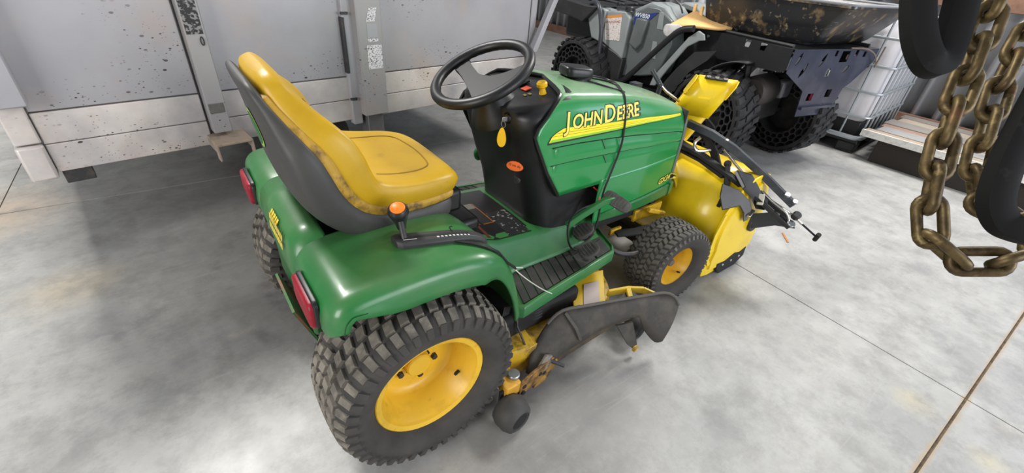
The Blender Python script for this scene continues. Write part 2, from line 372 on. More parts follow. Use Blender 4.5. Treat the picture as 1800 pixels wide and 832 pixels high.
# back wall of the shed, behind the trailer, out of sight but there
wb = MB(); wb.bb((-9, 7.0, 0), (WX + 0.12, 7.1, 3.2)); struct(wb.build('wall_back', wall_m))
# ================================================================ tall aluminium sided trailer
trl_m = pm('white_trailer_paint', (164, 163, 168), 0.38, 0.15, layers=[((150, 146, 146), 3, 0.4, 0.75, 0.7), ((158, 128, 112), 4.5, 0.56, 0.78, 0.5)])
def speckled(name, base, seedoff):
    m = bpy.data.materials.new(name); m.use_nodes = True; t = NT(m); p = t.n['Principled BSDF']; p.inputs['Roughness'].default_value = 0.36; p.inputs['Metallic'].default_value = 0.15
    tc = t.new('ShaderNodeTexCoord')
    c = t.mix((t.ramp(t.noise(tc, 2.6), 0, 0.35, 0.75), 0), lin(base), lin((148, 146, 150)))
    d = t.ramp(t.noise(tc, 3.2, 4), 0, 0.52, 0.78); d.inputs[4].default_value = 0.5; c = t.mix((d, 0), c, lin((176, 150, 132)))
    for sc, th, gate in ((24, 0.16, 0.52), (46, 0.16, 0.5), (90, 0.17, 0.53)):
        mp = t.new('ShaderNodeMapping'); mp.inputs['Scale'].default_value = (0.7, 1.0, 1.3); mp.inputs['Location'].default_value = (seedoff, 0, 0); t.link(tc, 'Object', mp, 0)
        v = t.new('ShaderNodeTexVoronoi'); v.inputs['Scale'].default_value = sc; t.link(mp, 0, v, 'Vector')
        r = t.ramp(v, 'Distance', th, th * 0.7)
        g = t.ramp(t.noise(mp, 2.2, 3, 0.5, 0), 0, gate, gate + 0.1); w = t.ramp(v, 'Color', 0.35, 0.4)
        mu = t.new('ShaderNodeMath', operation='MULTIPLY'); t.link(r, 0, mu, 0); t.link(g, 0, mu, 1)
        m2 = t.new('ShaderNodeMath', operation='MULTIPLY'); t.link(mu, 0, m2, 0); t.link(w, 0, m2, 1)
        c = t.mix((m2, 0), c, lin((64, 50, 44)))
    t.t.links.new(c[0].outputs[2], p.inputs[0]); return m
trl_sp = speckled('mud_specked_trailer_panel', (162, 160, 163), 0.0)
trl_sp2 = speckled('mud_specked_trailer_sill', (216, 208, 202), 3.7)
post_m = speckled('mud_specked_trailer_post', (150, 148, 146), 9.1)
lip_m = pm('dusty_tan_step', (150, 134, 118), 0.75, layers=[((96, 92, 84), 14, 0.5, 0.65, 0.6)])
TU = Vector((0.992, 0.125, 0)); TN = Vector((0.125, -0.992, 0))
def TP(u, w, z): return TU * u + TN * (-1.248 + w) + Vector((0, 0, z))
def txf(v): return TP(v.x, -v.y, v.z)      # local: x along, y away from us, z up
trailer = root('stock_trailer', TP(0.7, -0.6, 0.0), 'tall pale grey trailer with mud flecked side panels standing behind the mower', 'trailer')
def tb(u0, u1, w0, w1, z0, z1): return MB(txf).bb((u0, -w1, z0), (u1, -w0, z1))
bays = [(-0.69, -0.125), (-0.035, 0.60), (0.79, 2.02)]
for k, (a, b) in enumerate(bays):
    tb(a + 0.002, b - 0.002, -0.03, 0.0, 0.699, 1.75).build('upper_panel', trl_sp, trailer, bev=0.003)
    tb(a + 0.002, b - 0.002, -0.03, 0.001, 0.571, 0.6935).build('lower_panel', trl_sp2, trailer, bev=0.003)
    tb(a + 0.002, b - 0.002, -0.03, 0.003, 0.452, 0.568).build('sill_panel', trl_sp2, trailer, bev=0.003)
tb(-0.7, 2.08, -0.05, -0.03, 0.455, 1.75).build('inner_skin', trl_m, trailer)
# posts
m = tb(-0.118, -0.041, -0.02, 0.055, 0.52, 1.75); p1 = m.build('side_post', post_m, trailer, bev=0.004)
tb(-0.112, -0.05, 0.0, 0.058, 0.615, 0.66).build('worn_patch', pm('worn_grey_patch', (92, 90, 86), 0.7, layers=[((60, 58, 54), 20, 0.45, 0.65, 0.6)]), p1, bev=0.003)
lbl = lines_mat('worn_black_sticker', (128, 126, 124), (30, 29, 29), 70, 90, 0.44)
tb(-0.112, -0.05, 0.05, 0.0565, 0.955, 1.10).build('worn_sticker', lbl, p1)
c = TP(-0.062, 0.058, 0.927)
MB().tube([c + TU * 0.006 * math.cos(a) + Vector((0, 0, 0.017 * math.sin(a))) for a in [k * PI / 8 for k in range(16)]], 0.0025, 6, True).build('tie_ring', steel_d, p1)
m = tb(0.640, 0.785, -0.02, 0.085, 0.485, 1.75); p2 = m.build('main_post', post_m, trailer, bev=0.006)
tb(0.59, 0.645, -0.02, 0.03, 0.43, 1.75).build('post_flange', trl_m, trailer, bev=0.004)
for q, (z0, z1, a, b) in enumerate([(0.985, 1.05, 0.70, 0.755), (0.905, 0.975, 0.695, 0.755), (0.885, 0.9, 0.695, 0.755), (0.745, 0.868, 0.685, 0.772)]):
    if q == 1: tb(a, b, 0.08, 0.0862, z0, z1).build('faded_sticker', pm('faded_grey_label', (150, 150, 152), 0.5), p2)
    else:
        if q == 0:
            mb = MB(txf).prism([Vector((a + 0.012, -0.0862, z1)), Vector((b + 0.006, -0.0862, z1)), Vector((b - 0.012, -0.0862, z0)), Vector((a - 0.008, -0.0862, z0))], (0, 0, 0)) if False else MB(txf).add([(a + 0.014, -0.0862, z1), (b + 0.004, -0.0862, z1), (b - 0.012, -0.0862, z0), (a - 0.008, -0.0862, z0)], [(0, 1, 2, 3)])
            mb.build('torn_sticker', label_w, p2)
        else: tb(a, b, 0.08, 0.0864, z0, z1).build('printed_sticker', label_w, p2)
# hold-down clips by the main post
for z in (1.02, 0.58):
    mb = MB(); c = TP(0.60, 0.035, z); mb.box(c, (0.035, 0.02, 0.012)); mb.cyl(c - TU * 0.02, c + TU * 0.02 , 0.007, 8); mb.build('clip', steel_d, trailer, bev=0.002)
tb(0.583, 0.598, 0.0, 0.034, 0.72, 1.0).build('latch_bar', steel_d, trailer, bev=0.002)
# jack leg under the main post, to the floor
jl = tb(0.665, 0.765, -0.03, 0.055, 0.02, 0.49).build('jack_leg', pm('grey_jack_tube', (96, 96, 98), 0.45, 0.3, layers=[((130, 126, 120), 10, 0.5, 0.7, 0.5)]), trailer, bev=0.004)
tb(0.60, 0.83, -0.1, 0.12, 0.0, 0.02).build('jack_foot', steel_d, trailer, bev=0.003)
# step channel under the thin post
mb = tb(-0.145, 0.012, -0.02, 0.16, 0.492, 0.504); mb.add(*(lambda t: (t.v, t.f))(MB())) if False else None
st = mb.build('step_channel', lip_m, trailer, bev=0.003)
for u in (-0.145, 0.004):
    tb(u, u + 0.008, -0.02, 0.16, 0.455, 0.494).build('channel_flange', lip_m, st, bev=0.002)
    MB(txf).prism([Vector((u, -0.12, 0.456)), Vector((u + 0.008, -0.12, 0.456)), Vector((u + 0.008, -0.16, 0.456)), Vector((u, -0.16, 0.456))], (0, 0, -0.035)).build('flange_tip', lip_m, st, bev=0.002)
# end posts
tb(-0.775, -0.692, -0.06, 0.02, 0.43, 0.575).build('corner_casting', trl_sp2, trailer, bev=0.01)
tb(-0.77, -0.692, -0.06, 0.012, 0.58, 0.75).build('corner_casting', trl_sp2, trailer, bev=0.006)
tb(-0.79, -0.672, -0.05, 0.065, 0.735, 1.75).build('end_post', trl_m, trailer, bev=0.006)
tb(-0.68, -0.585, -0.07, -0.005, 0.395, 0.45).build('frame_tube', steel_d, trailer, bev=0.003)
tb(2.02, 2.10, -0.06, 0.02, 0.44, 0.575).build('corner_casting', trl_m, trailer, bev=0.006)
tb(2.02, 2.095, -0.06, 0.012, 0.58, 0.75).build('corner_casting', trl_m, trailer, bev=0.006)
tb(2.03, 2.09, -0.06, 0.0, 0.75, 1.75).build('end_post', trl_sp, trailer, bev=0.006)
MB(txf).hexa([Vector(v) for v in [(2.0, -0.03, 0.735), (2.05, -0.03, 0.735), (2.05, -0.075, 0.735), (2.0, -0.075, 0.735), (2.39, -0.03, 1.5), (2.44, -0.03, 1.5), (2.44, -0.075, 1.5), (2.39, -0.075, 1.5)]]).build('end_brace', trl_m, trailer, bev=0.004)
# hidden body: far side, ends, floor, wheels so that it is a whole trailer
tb(-0.72, 2.08, -2.05, -2.0, 0.455, 1.75).build('far_side', trl_m, trailer)
tb(-0.74, -0.70, -2.0, -0.05, 0.455, 1.75).build('tail_panel', trl_m, trailer)
tb(2.06, 2.09, -2.0, -0.05, 0.455, 1.75).build('nose_panel', trl_m, trailer)
tb(-0.70, 2.06, -2.0, -0.05, 0.455, 0.52).build('trailer_bed', steel_d, trailer)
for u in (0.52,):
    for w in (-1.72, -0.45):
        mb = MB(txf); mb.lathe([(0.1, -0.07), (0.17, -0.08), (0.215, -0.07), (0.22, 0), (0.215, 0.07), (0.17, 0.08), (0.1, 0.07)], (u, -w, 0.22), (0, 1, 0), 28, True); w_ = mb.build('trailer_wheel', rubber, trailer)
        MB(txf).lathe([(0, -0.03), (0.1, -0.04), (0.105, 0.04), (0, 0.03)], (u, -w, 0.22), (0, 1, 0), 20).build('rim', steel, w_)
tb(0.49, 0.55, -1.7, -0.4, 0.19, 0.25).build('axle', steel_d, trailer)
tb(0.37, 0.67, -1.58, -1.53, 0.24, 0.46).build('spring_hanger', steel_d, trailer)
tb(0.37, 0.67, -0.62, -0.57, 0.24, 0.46).build('spring_hanger', steel_d, trailer)
# ================================================================ green lawn tractor with mower deck
tractor = root('lawn_tractor', (0, 0, 0), 'green and yellow ride-on lawn tractor with yellow seat and black steering wheel', 'tractor')
# ---------- wheels
def wheel(cx, cy, cz, out, R, steer, kind, parent):
    """out = +1/-1: which side (y) the outer face looks to"""
    rear = kind == 'rear'
    cs, sn = math.cos(steer), math.sin(steer)
    def xf(v):  # local: x fwd, y outward, z up, about centre
        y = v.y * out
        return Vector((cx + v.x * cs - y * sn, cy + v.x * sn + y * cs, cz + v.z))
    if rear:
        prof = [(0.150, 0.070), (0.170, 0.088), (0.177, 0.106), (0.190, 0.122), (0.210, 0.133), (0.238, 0.134), (0.258, 0.126), (0.270, 0.108), (0.2755, 0.06), (0.277, 0.0)]
    else:
        k = R / 0.196
        prof = [(0.102, 0.06), (0.112, 0.078), (0.122, 0.084), (0.146, 0.094), (0.168, 0.094), (0.180, 0.086), (0.1875, 0.07), (0.190, 0.035), (0.191, 0.0)]
    full = prof + [(r, -h) for r, h in prof[-2::-1]]
    mb = MB(xf); mb.lathe(full, (0, 0, 0), (0, 1, 0), 64)
    w = mb.build(kind + '_tyre', rubber, parent, sharp=60)
    # tread blocks
    def crown(y): return interp([(0, prof[-1][0]), (prof[-2][1], prof[-2][0]), (prof[-3][1], prof[-3][0]), (prof[-4][1], prof[-4][0]), (prof[-5][1], prof[-5][0])], abs(y))
    mb = MB(xf); ms = MB(xf)
    def P(th, y, r): return Vector((r * math.sin(th), y, r * math.cos(th)))
    def blk(th, dt, y0, y1, sk, h, taper=0.86):
        ym = (y0 + y1) / 2; hy = (y1 - y0) / 2; vs = []
        for (k_, hh) in ((1.0, -0.004), (taper, h)):
            for (a, b) in ((-1, -1), (1, -1), (1, 1), (-1, 1)):
                yy = ym + b * hy * k_; vs.append(P(th + a * dt * 0.5 * k_ + sk * b, yy, crown(yy) + hh))
        mb.hexa(vs)
    if rear:
        N = 42; st = 2 * PI / N
        for i in range(N):
            t0 = i * st
            for c_, (y0, y1) in enumerate([(-0.088, -0.050), (-0.041, -0.0045), (0.0045, 0.041), (0.050, 0.088)]):
                blk(t0 + (c_ % 2) * st * 0.5, st * 0.66, y0, y1, (0.012 if c_ < 2 else -0.012), 0.009)
            for s_ in (-1, 1):
                o = st * 0.5 if s_ > 0 else 0
                a, b = 0.097, 0.127; dt = st * 0.60; vs = []
                for k_, hh in ((1.0, -0.004), (0.84, 0.0085)):
                    for (p_, yy, rr) in ((-1, a, crown(a)), (1, a, crown(a)), (1, b, crown(b)), (-1, b, crown(b))):
                        vs.append(P(t0 + o + p_ * dt * 0.5 * k_, s_ * (yy + (hh * 0.5 if yy == b else 0)), rr + hh * (1 if yy == a else 0.75)))
                mb.hexa(vs)
                vs = []   # lug running down the shoulder
                for k_, hh in ((1.0, -0.003), (0.8, 0.0055)):
                    for (p_, yy, rr) in ((-1, 0.1275, 0.262), (1, 0.1275, 0.262), (1, 0.1345, 0.232), (-1, 0.1345, 0.232)):
                        vs.append(P(t0 + o + p_ * dt * 0.46 * k_, s_ * (yy + hh), rr + hh * 0.5))
                ms.hexa(vs)
        tm = tread_m
    else:
        N = 42; st = 2 * PI / N
        for i in range(N):
            t0 = i * st
            rows = [(-0.078, -0.052), (-0.050, -0.0245), (-0.0225, 0.0225 - 0.0225), (0.0022, 0.0245), (0.0265, 0.050), (0.052, 0.078)]
            for c_, (y0, y1) in enumerate(rows):
                blk(t0 + (c_ % 2) * st * 0.5, st * 0.72, y0, y1, (0.026 if c_ % 2 else -0.026), 0.006, 0.88)
            for s_ in (-1, 1):
                vs = []
                for k_, hh in ((1.0, -0.002), (0.8, 0.004)):
                    for (p_, yy, rr) in ((-1, 0.087, 0.181), (1, 0.087, 0.181), (1, 0.094, 0.166), (-1, 0.094, 0.166)):
                        vs.append(P(t0 + p_ * st * 0.25 * k_, s_ * (yy + hh), rr + hh))
                mb.hexa(vs)
        tm = tread_f
    mb.build('tread', tm, w, sharp=20)['kind'] = 'stuff'
    if ms.v: ms.build('shoulder_lugs', rubber, w, sharp=20)['kind'] = 'stuff'
    # rim
    mb = MB(xf)
    if rear:
        mb.lathe([(0.0, -0.010), (0.05, -0.010), (0.075, -0.015), (0.105, -0.022), (0.118, -0.018), (0.130, 0.0), (0.133, 0.045), (0.139, 0.052), (0.142, 0.075), (0.150, 0.084), (0.154, 0.097), (0.170, 0.1005), (0.173, 0.098), (0.171, 0.092), (0.158, 0.086), (0.15, 0.06), (0.14, -0.06), (0.15, -0.1), (0.162, -0.11)], (0, 0, 0), (0, 1, 0), 56)
        rim = mb.build('rim', wheel_y, w, sharp=50)
        MB(xf).lathe([(0.0, 0.017), (0.036, 0.016), (0.040, 0.011), (0.040, -0.02)], (0, 0, 0), (0, 1, 0), 28).build('hub_cap', wheel_y, w)
        for k_ in range(5):
            a = 2 * PI * k_ / 5 + 0.5
            MB(xf).disc((0.060 * math.sin(a), -0.012, 0.060 * math.cos(a)), (0, 1, 0), 0.0105, 0.014, 6).build('lug_bolt', steel_d, w)
            a2 = a + PI / 5
            mb = MB(xf); n_ = 7; ring = []
            for q in range(n_): ring.append((0.047 * math.sin(a2 - 0.35 + 0.7 * q / (n_ - 1)), -0.0112, 0.047 * math.cos(a2 - 0.35 + 0.7 * q / (n_ - 1))))
            for q in range(n_): ring.append((0.0415 * math.sin(a2 + 0.35 - 0.7 * q / (n_ - 1)), -0.0112, 0.0415 * math.cos(a2 + 0.35 - 0.7 * q / (n_ - 1))))
            mb.prism(ring, (0, 0.002, 0)).build('hub_slot', matte_b, w)
        va = 2.1
        mb = MB(xf); c = Vector((0.136 * math.sin(va), 0.045, 0.136 * math.cos(va))); mb.cyl(c, c + Vector((-0.02 * math.sin(va), 0.012, -0.02 * math.cos(va))), 0.006, 8)
    else:
        mb.lathe([(0.0, -0.012), (0.03, -0.012), (0.055, -0.018), (0.078, -0.024), (0.086, -0.015), (0.092, 0.03), (0.1, 0.045), (0.104, 0.06), (0.108, 0.066), (0.117, 0.0705), (0.119, 0.068), (0.116, 0.062), (0.108, 0.05), (0.1, -0.05), (0.112, -0.075)], (0, 0, 0), (0, 1, 0), 44)
        rim = mb.build('rim', wheel_y, w, sharp=50)
        MB(xf).lathe([(0, 0.035), (0.017, 0.034), (0.019, 0.03), (0.019, -0.02)], (0, 0, 0), (0, 1, 0), 18).build('axle_cap', pm('dull_steel_cap', (120, 110, 104), 0.5, 0.5), w)
        va = 2.4
        mb = MB(xf); c = Vector((0.095 * math.sin(va), 0.035, 0.095 * math.cos(va))); mb.cyl(c, c + Vector((-0.014 * math.sin(va), 0.016, -0.014 * math.cos(va))), 0.005, 8)
    mb.build('valve_stem', matte_b, w)
    return w
RR = 0.286
for s in (-1, 1):
    wheel(0.0, s * 0.397, RR, s, 0.286, 0.0, 'rear', tractor)
    wheel(1.280, s * 0.392, 0.196, s, 0.196, -0.10, 'front', tractor)
MB().cyl((0, -0.39, RR), (0, 0.39, RR), 0.03, 14).build('rear_axle', steel_d, tractor)
MB().bb((-0.16, -0.17, 0.16), (0.20, 0.17, 0.46)).build('transaxle', matte_b, tractor, bev=0.03)
# ---------- chassis and front axle
mb = MB(); mb.bb((0.1, -0.2, 0.36), (1.36, -0.165, 0.44)); mb.bb((0.1, 0.165, 0.36), (1.36, 0.2, 0.44)); mb.bb((1.3, -0.2, 0.33), (1.36, 0.2, 0.44)); mb.bb((0.75, -0.2, 0.40), (1.3, 0.2, 0.44))
mb.build('frame_rail', matte_b, tractor, bev=0.004)
mb = MB(); mb.bb((1.245, -0.29, 0.20), (1.315, 0.29, 0.265)); mb.bb((1.25, -0.06, 0.2), (1.31, 0.06, 0.38))
for s in (-1, 1): mb.cyl((1.28, s * 0.30, 0.15), (1.28, s * 0.30, 0.30), 0.024, 14); mb.cyl((1.28, s * 0.3, 0.196), (1.28, s * 0.39, 0.196), 0.017, 12)
mb.build('front_axle', matte_b, tractor, bev=0.006)
MB().tube([(1.20, -0.33, 0.27), (1.08, -0.345, 0.275), (0.98, -0.32, 0.30), (0.93, -0.26, 0.345), (0.90, -0.20, 0.375)], 0.011, 10, smooth=5).build('drag_link', steel_d, tractor)
mb = MB(); mb.bar([(1.05, -0.24, 0.33), (1.15, -0.28, 0.33), (1.24, -0.29, 0.33)], 0.05, 0.012); mb.build('steering_arm', matte_b, tractor, bev=0.003)
mb = MB(); mb.bb((1.20, -0.215, 0.33), (1.40, -0.20, 0.39)); mb.bb((1.03, -0.23, 0.315), (1.10, -0.215, 0.345)); mb.bar([(1.36, -0.26, 0.36), (1.25, -0.245, 0.40)], 0.02, 0.02); mb.build('yellow_bracket', deck_y, tractor, bev=0.003)
# ---------- hood
ZC = [(0.40, 0.992), (0.72, 0.985), (0.9, 0.968), (1.02, 0.951), (1.13, 0.929), (1.25, 0.903), (1.33, 0.884), (1.40, 0.858), (1.46, 0.82)]
def hood_w(x, f):
    w = interp([(0, 0.243), (0.4, 0.243), (0.6, 0.240), (0.72, 0.234), (0.85, 0.222), (0.94, 0.205), (1.0, 0.185)], f)
    k = interp([(0.4, 0.985), (0.62, 0.99), (0.9, 1.0), (1.15, 0.99), (1.28, 0.95), (1.38, 0.905), (1.46, 0.86)], x)
    return w * k
def groove(x, f):
    """two long scooped vents"""
    if x < 0.585: return 0.0
    d = 0.0
    fade = min(1, max(0, (x - 0.585) / 0.03)) * min(1, max(0, (1.385 - x) / 0.02))
    for top, bot in ((0.555, 0.435), (0.37, 0.26)):
        if bot < f < top: d = max(d, 0.011 * ((f - bot) / (top - bot)) ** 0.9)
    return d * fade
fr = [0, 0.06, 0.12, 0.18, 0.22, 0.25, 0.262, 0.29, 0.32, 0.345, 0.362, 0.368, 0.372, 0.40, 0.43, 0.437, 0.47, 0.50, 0.53, 0.548, 0.554, 0.558, 0.60, 0.65, 0.70, 0.75, 0.80, 0.85, 0.89, 0.92, 0.945, 0.965, 0.985, 1.0]
XR = [(0, 0.655), (0.3, 0.585), (0.66, 0.520), (0.72, 0.522), (0.78, 0.545), (0.9, 0.60), (1.0, 0.655)]
NS = 56
def hood_rows(side):
    rows = []
    for f in fr:
        row = []; xr = interp(XR, f)
        for k in range(NS + 1):
            t = k / NS; xf_ = 1.405 - 0.012 * (1 - f); x = xr + (xf_ - xr) * t
            zs = interp(ZC, x) - 0.016 - 0.012 * max(0, f - 0.9) * 0; zb = 0.622
            z = zb + (zs - zb) * f
            y = hood_w(x, f) - groove(x, f)
            row.append(Vector((x, side * y, z)))
        rows.append(row)
    for q, yy in enumerate((0.155, 0.115, 0.07, 0.03, 0.0)):
        row = []; xr = 0.655 + 0.07 * (q + 1) / 5
        for k in range(NS + 1):
            t = k / NS; xf_ = 1.405 + 0.06 * ((q + 1) / 5) ** 0.7; x = xr + (xf_ - xr) * t
            kx = interp([(0.4, 0.985), (0.62, 0.99), (0.9, 1.0), (1.15, 0.99), (1.28, 0.95), (1.38, 0.905), (1.46, 0.86)], x)
            z = interp(ZC, x) - 0.016 * (yy / 0.185) ** 2.2
            row.append(Vector((x, side * yy * kx, z)))
        rows.append(row)
    return rows
mb = MB(); mb.grid(hood_rows(-1)); mb.grid(hood_rows(1))
# engine side panels that drop below the hood line
def xl(t): return 0.868 + (1.405 - 0.868) * t
for s in (-1, 1):
    rows = []
    for z in (0.437, 0.45, 0.5, 0.56, 0.6, 0.625, 0.64):
        row = []
        for k in range(31):
            x = 0.868 + (1.398 - 0.868) * k / 30 + (0.03 * max(0, (0.50 - z)) / 0.06 * 0 if k < 1 else 0)
            row.append(Vector((x, s * (hood_w(x, 0) + 0.0006), z)))
        rows.append(row)
    mb.grid(rows)
hood = mb.build('hood', green_hood, tractor, sharp=50)
sd = hood.modifiers.new('sol', 'SOLIDIFY'); sd.thickness = 0.005; sd.offset = -1
bmh = bmesh.new(); bmh.from_mesh(hood.data); HB = BVHTree.FromBMesh(bmh); bmh.free()
def hood_side(x, z, lift=0.0015, y0=-1.0):
    h = HB.ray_cast(Vector((x, y0, z)), Vector((0, 1, 0)))
    return Vector((x, (h[0].y if h[0] else -0.24) - lift, z))
def hood_top(x, y, lift=0.0):
    h = HB.ray_cast(Vector((x, y, 2.0)), Vector((0, 0, -1)))
    return Vector((x, y, (h[0].z if h[0] else 0.95) + lift))
# lower bumper band
mb = MB()
for s in (-1, 1):
    rings = []
    for k in range(13):
        x = 0.90 + (1.43 - 0.90) * k / 12; y = hood_w(x, 0); t = 0.018 * min(1, k / 3)
        zt = 0.478 + 0.018 * (k / 12)
        rings.append([Vector((x, s * (y - 0.01), 0.432)), Vector((x, s * (y + t * 0.6), 0.438)), Vector((x, s * (y + t * 0.6), zt - 0.006)), Vector((x, s * (y + 0.004), zt))])
    mb.loft(rings)
mb.hexa([Vector(v) for v in [(1.39, -0.235, 0.432), (1.45, -0.19, 0.432), (1.45, 0.19, 0.432), (1.39, 0.235, 0.432), (1.39, -0.235, 0.50), (1.46, -0.19, 0.50), (1.46, 0.19, 0.50), (1.39, 0.235, 0.50)]])
mb.build('front_bumper', green, tractor, bev=0.006)
# grille closing the nose
mb = MB(); rows = []
for z in (0.50, 0.56, 0.62, 0.68, 0.74, 0.80, 0.836):
    row = []
    for k in range(13):
        a = -1 + 2 * k / 12; row.append(Vector((1.396 + 0.055 * (1 - a * a) - 0.012 * (0.84 - z), a * hood_w(1.40, 0.3) * 0.985, z)))
    rows.append(row)
mb.grid(rows); g = mb.build('grille', matte_b, tractor); sd = g.modifiers.new('s', 'SOLIDIFY'); sd.thickness = 0.01
bz = pm('grey_bezel_plastic', (96, 102, 100), 0.4)
for s in (-1, 1):
    mb = MB(); mb.bar([Vector((1.402 - 0.010 * (0.83 - z), s * (hood_w(1.4, (z - 0.622) / 0.23 if z > 0.622 else 0) - 0.002), z)) for z in (0.51, 0.58, 0.66, 0.74, 0.79, 0.82)], 0.012, 0.016, up=(1, 0, 0)); mb.build('grille_bezel', bz, g)
for k in range(6):
    z = 0.53 + k * 0.05; mb = MB(); mb.bar([Vector((1.40 + 0.056 * (1 - a * a) - 0.012 * (0.84 - z), a * 0.20, z)) for a in (-1, -0.6, -0.2, 0.2, 0.6, 1)], 0.008, 0.010); mb.build('grille_slat', bz, g)
# engine block seen in the gap under the hood
MB().bb((0.72, -0.19, 0.44), (1.34, 0.19, 0.78)).build('engine', matte_b, tractor, bev=0.02)
# ---------- hood decals
def on_hood(mb): 
    mb.v = [hood_side(v.x, v.z, v.y) for v in mb.v]; return mb
def zst(x): return 0.835 - 0.006 * (x - 0.6) - 0.010 * max(0, x - 1.1) / 0.25     # lower edge of the stripe
def stripe(name, x0, x1, a, b, matr, lift, tip=True):
    """a,b: distances above the lower edge"""
    mb = MB(); rows = [[], []]
    for k in range(61):
        x = x0 + (x1 - x0) * k / 60; t = k / 60
        top = b * (1 - 0.80 * t)
        lo = a * (1 - 0.80 * t)
        sh = max(0.0, min(1.0, 1 - (0.055 - (x - x0)) / 0.055)) if tip else 1
        H = 0.045 * (1 - 0.80 * t) * math.sqrt(max(0.0, min(1, (x - x0) / 0.07)))
        top = min(top, max(H, 0.0008)) ; lo = min(lo, top - 0.0003)
        rows[0].append(Vector((x, lift, zst(x) + lo))); rows[1].append(Vector((x, lift, zst(x) + top)))
    mb.grid(rows); return on_hood(mb).build(name, matr, hood)
stripe('stripe_outline', 0.570, 1.362, -0.006, 0.048, black_l, 0.0012)
stripe('yellow_stripe', 0.574, 1.355, 0.010, 0.045, yellow_l, 0.0018)
stripe('lime_stripe', 0.574, 1.355, 0.001, 0.010, lime_l, 0.0018)
for q, (a, b) in enumerate([(0.0195, 0.0207), (0.029, 0.0302)]): stripe('pin_stripe', 0.574, 1.35, a, b, pm('olive_pin_print', (120, 110, 10), 0.5), 0.0023)
def hood_text(name, parts, x, z, up, matr, off, lift, shear, rot):
    mb = MB(); cx = x; ca, sa = math.cos(rot), math.sin(rot)
    for (tx, sz) in parts:
        vs, fs = text_verts(tx, sz, shear, off)
        o = len(mb.v); w = 0
        for v in vs:
            px = (cx - x) + v.x; mb.v.append(Vector((x + px * ca - v.y * sa, lift, z + px * sa + v.y * ca)))
            w = max(w, v.x)
        for f in fs: mb.f.append([i + o for i in f])
        cx += w + sz * 0.055
    print('TEXT', name, round(cx - x, 3))
    return on_hood(mb).build(name, matr, hood)
JD = [('J', 0.080), ('OHN', 0.064), ('D', 0.080), ('EERE', 0.064)]
hood_text('lettering_outline', JD, 0.646, 0.869, 1, black_l, 0.0036, 0.0028, 0.16, 0.0)
hood_text('lettering', JD, 0.646, 0.869, 1, yellow_t, 0.0012, 0.0036, 0.16, 0.0)
hood_text('model_outline', [('GX345', 0.040)], 1.285, 0.515, 1, black_l, 0.0026, 0.0022, 0.18, 0.06)
hood_text('model_number', [('GX345', 0.040)], 1.285, 0.515, 1, yellow_t, 0.0008, 0.003, 0.18, 0.06)
# vent ribs across the scoops
for x, f0, f1 in ((0.86, 0.44, 0.55), (0.88, 0.265, 0.365)):
    zs = interp(ZC, x) - 0.016 - 0.622
    mb = MB(); a = hood_side(x, 0.622 + zs * f0, 0.0); b = hood_side(x - 0.015, 0.622 + zs * f1, 0.0); mb.bar([a, b], 0.006, 0.008, up=(0, -1, 0)); mb.build('vent_rib', green_dark, hood)
for (fa, fb_) in ((0.557, 0.535), (0.371, 0.352)):  # dark strips paint the shade in the vent gaps under the lips
    mb = MB(); rows = [[], []]
    for k in range(50):
        x = 0.60 + (1.385 - 0.60) * k / 49; zs = interp(ZC, x) - 0.016 - 0.622
        rows[0].append(hood_side(x, 0.622 + zs * fa, 0.0012)); rows[1].append(hood_side(x, 0.622 + zs * fb_, 0.0012))
    mb.grid(rows); mb.build('vent_shade_strip', pm('vent_gap_shade', (10, 34, 18), 0.7), hood)
for f0 in (0.48, 0.305):
    zs = interp(ZC, 0.61) - 0.016 - 0.622; c = hood_side(0.618, 0.622 + zs * f0, -0.004); MB().sphere(c, (0.012, 0.006, 0.018)).build('vent_boss', green_hood, hood)
# ---------- dash pedestal
def rrect(cx, cy, hx, hy, z, r, n=5, zf=None):
    pts = []
    for (sx, sy, a0) in ((1, 1, 0), (-1, 1, PI / 2), (-1, -1, PI), (1, -1, 1.5 * PI)):
        for k in range(n + 1):
            a = a0 + (PI / 2) * k / n; x = cx + sx * (hx - r) + r * math.cos(a); y = cy + sy * (hy - r) + r * math.sin(a)
            pts.append(Vector((x, y, zf(x) if zf else z)))
    return pts
sec = [(0.42, 0.600, 0.21), (0.50, 0.592, 0.205), (0.60, 0.568, 0.20), (0.70, 0.534, 0.205), (0.80, 0.508, 0.214), (0.86, 0.496, 0.218), (0.90, 0.489, 0.217), (0.92, 0.492, 0.208)]
rings = [rrect((xr + 0.92) / 2, 0, (0.92 - xr) / 2, w, z, 0.085, 7) for z, xr, w in sec]
rings = [rrect((xr + (0.92 if z > 0.55 else 0.86)) / 2, 0, ((0.92 if z > 0.55 else 0.86) - xr) / 2, w, z, 0.085, 7) for z, xr, w in sec]
def ztop(x): return min(0.978, 0.925 + (x - 0.50) * 0.245)
rings.append(rrect((0.50 + 0.73) / 2, 0, 0.115, 0.196, 0, 0.08, 7, lambda x: ztop(x) - 0.004))
rings.append(rrect((0.515 + 0.725) / 2, 0, 0.105, 0.180, 0, 0.08, 7, lambda x: ztop(x) + 0.002))
mb = MB(); mb.loft(rings)
dash = mb.build('dash_pedestal', black_pl, tractor, sharp=50)
